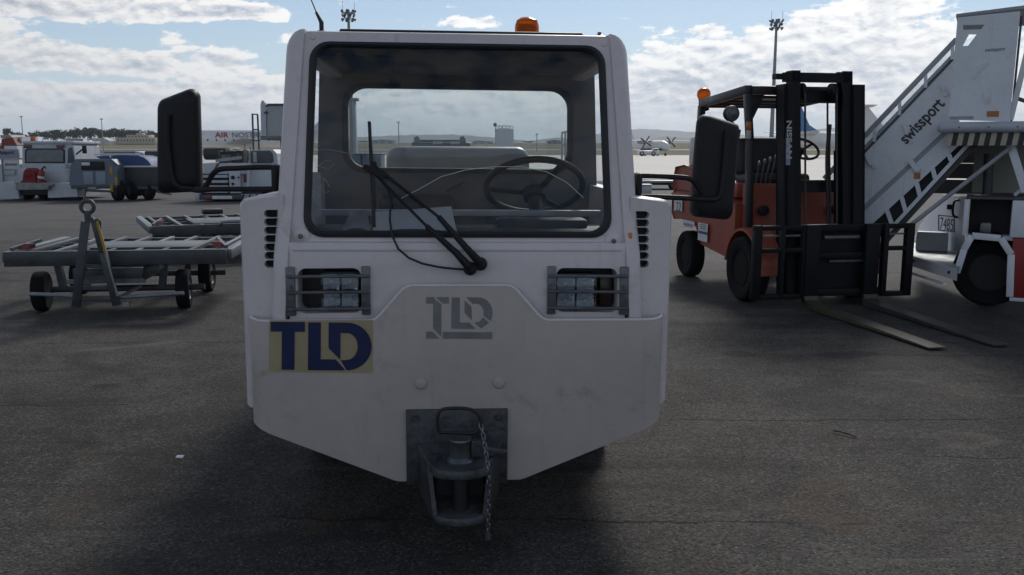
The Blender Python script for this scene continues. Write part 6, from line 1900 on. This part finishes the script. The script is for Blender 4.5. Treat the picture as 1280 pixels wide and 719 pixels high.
crowns = [crown_mesh(s_, leaf_cols[s_ % 2]) for s_ in range(6)]
tb_ = B(); tb_.cyl((0, 0, -.6), (0, 0, 1.0), .12, .05, n=7)
for a in (0, 2.1, 4.2): tb_.cyl((0, 0, .25), (.4 * math.cos(a), .4 * math.sin(a), .75), .05, .02, n=5)
trunk_me = tb_.mesh('trunk', bark)
def tree(u, vtop, wpx, y, label, group='trees along the far edge of the field', k=0):
    p = WORLD.y(u, vtop, y); g = rise(p.x, y); h = p.z - g; w = wpx / F * y / 2
    t = thing('tree', label, 'tree', (p.x, y, g - .2), random.uniform(0, 6), group)
    c = bpy.data.objects.new('crown', crowns[k % 6]); COL.objects.link(c); c.parent = t
    c.location = (0, 0, h * .56); c.scale = (w * .85, w * .85, h * .40)
    s_ = bpy.data.objects.new('trunk', trunk_me); COL.objects.link(s_); s_.parent = t; s_.scale = (h * .22, h * .22, h * .42); s_.location = (0, 0, .1)
    return t
rt = random.Random(11)
ORD = 'first second third fourth fifth sixth seventh eighth ninth tenth eleventh twelfth thirteenth fourteenth fifteenth sixteenth seventeenth eighteenth nineteenth twentieth twenty-first twenty-second twenty-third twenty-fourth twenty-fifth twenty-sixth twenty-seventh'.split()
tops = [(10, 161, 10), (22, 166, 13), (30, 168, 12), (40, 167, 12), (52, 163.5, 13), (62, 164, 12), (70, 163, 12), (76, 164, 12), (85, 161.5, 14), (93, 162, 12), (101, 161, 13), (109, 162, 12), (116, 161.5, 13), (124, 163, 12), (132, 162, 13), (141, 161.5, 14), (149, 163, 12), (157, 162.5, 13), (165, 164, 12), (173, 163.5, 12), (181, 165, 12), (189, 164.5, 12), (197, 166, 12), (205, 165.5, 12), (214, 167, 12), (224, 167, 12), (236, 168, 14)]
for k, (u, v, w) in enumerate(tops):
    kind = ('lone pale' if k == 0 else 'dark round-crowned' if k % 2 else 'olive green') + f' tree, {ORD[k]} from the left in the far tree row'
    tree(u, v - rt.uniform(.5, 2.6), w * rt.uniform(1.15, 1.6), 690 + rt.uniform(-30, 40), kind, k=k)
for k, (u, v, w) in enumerate([(790, 180.2, 12), (798, 179.8, 12), (806, 180.3, 11), (848, 180.2, 11), (856, 180, 11), (941, 180, 13), (951, 180.4, 12), (1120, 180, 13)]):
    tree(u, v, w * 1.2, 860 + rt.uniform(-20, 20), f'low dark bush on the far field behind the propeller airliner, {ORD[k]} from the left' if u < 900 else f'low dark bush on the far field behind the forklift and stairs, {ORD[k - 5]} from the left', 'bushes on the far field', k)
for k, (u, v, w) in enumerate([(455, 176, 14), (475, 175.5, 14), (600, 175.5, 12), (660, 176, 12), (690, 176, 12)]):
    tree(u, v, w * 1.2, 840 + rt.uniform(-20, 20), f'low dark tree on the horizon seen through the cab rear window, {ORD[k]} from the left', 'trees seen through the cab', k)

# --- buildings on the far field
cream_w = M('cream_wall', (.46, .41, .30), .7, 0, .1, .05)
white_w = M('white_wall', (.52, .52, .52), .7, 0, .08, .05)
f = Far('airport_building', 'cream two storey building with small windows in front of the far trees', 'building', 170, 640.0)
f.box('wall', (144, 172.2, 194, 180.5), cream_w, 0, 14, .05)
f.box('upper_storey', (158, 168.6, 186, 173), cream_w, 2, 10, .05)
f.box('tower', (170, 166.5, 178, 170), cream_w, 3, 6, .05)
for k in range(12): f.box('window', (147 + k * 3.9, 174.5, 148.6 + k * 3.9, 176.5), win_m, -.15, .3, 0)
for k in range(6): f.box('window', (160.5 + k * 4.2, 169.8, 162 + k * 4.2, 171.4), win_m, 1.85, .3, 0)
f = Far('airport_building', 'low white building with a sloping roof beside the thin light pole', 'building', 126, 640.0)
f.poly('wall', [(115, 181), (115.5, 173), (129, 172.2), (137, 176), (137, 181)], white_w, 0, 12)
f.box('door', (119, 176, 123, 180.5), AIR_GREY, -.2, .3, 0)
f = Far('airport_building', 'small grey shed with a flat roof among the far trees', 'building', 90, 640.0)
f.box('wall', (82, 174, 96, 180), AIR_GREY, 0, 10, .05); f.box('roof', (80, 172.6, 98, 174.2), white_w, -.5, 11, .05)
for k, (u0, u1, v0, v1, lab) in enumerate(((465, 492, 174.5, 179, 'long low white hangar left in the cab rear window'), (590, 616, 176, 180, 'long low pale hangar beside the tank tower in the cab rear window'), (684, 703, 175, 180, 'low pale house at the right of the cab rear window'))):
    f = Far('hangar', lab, 'hangar', (u0 + u1) / 2, 700.0)
    f.box('wall', (u0, v0 + 1, u1, v1 + 2), white_w, 0, 14, .05); f.poly('roof', [(u0 - 1, v0 + 1.2), ((u0 + u1) / 2, v0), (u1 + 1, v0 + 1.2)], AIR_GREY, -.5, 15)
    for j in range(3): f.box('door', (u0 + (j + .2) * (u1 - u0) / 3, v0 + 2.2, u0 + (j + .8) * (u1 - u0) / 3, v1 + 2), AIR_GREY, -.2, .3, 0)

# ================================================================== small things on the asphalt
p = WORLD.z(1056, 543, .006)
tw = B(); tw.tube(smooth_curve([Vector((p.x - .045, p.y + .05, .010)), Vector((p.x - .01, p.y + .01, .014)), Vector((p.x + .02, p.y - .02, .010)), Vector((p.x + .04, p.y - .05, .008))]), .004, 6)
tag(tw.build('twig', M('twig_bark', (.03, .024, .02), .8)), 'short dark twig on the asphalt in front of the forklift', 'twig')
p = WORLD.z(225, 572, .004)
lt_ = B(); lt_.loft([[(p.x - .02, p.y - .005, .004), (p.x + .017, p.y - .012, .004), (p.x + .02, p.y + .005, .012), (p.x - .017, p.y + .012, .010)], [(p.x - .02, p.y - .005, .007), (p.x + .017, p.y - .012, .007), (p.x + .02, p.y + .005, .015), (p.x - .017, p.y + .012, .013)]])
tag(lt_.build('litter', paper_m), 'scrap of white paper on the asphalt left of the tow tractor', 'litter')

# ================================================================== air
hz_m = bpy.data.materials.new('haze'); hz_m.use_nodes = True
_t = hz_m.node_tree
for n_ in list(_t.nodes): _t.nodes.remove(n_)
_v = _t.nodes.new('ShaderNodeVolumePrincipled'); _v.inputs['Color'].default_value = (.80, .88, 1, 1)
_v.inputs['Density'].default_value = HAZE if 'HAZE' in globals() else 0.00011
_v.inputs['Anisotropy'].default_value = 0.3
_o = _t.nodes.new('ShaderNodeOutputMaterial'); _t.links.new(_v.outputs[0], _o.inputs['Volume'])
hb_ = B(); hb_.box((-9600, -260, -1.4), (9600, 9600, 320)); hzo = hb_.build('haze', hz_m, None, 0); hzo['kind'] = 'stuff'
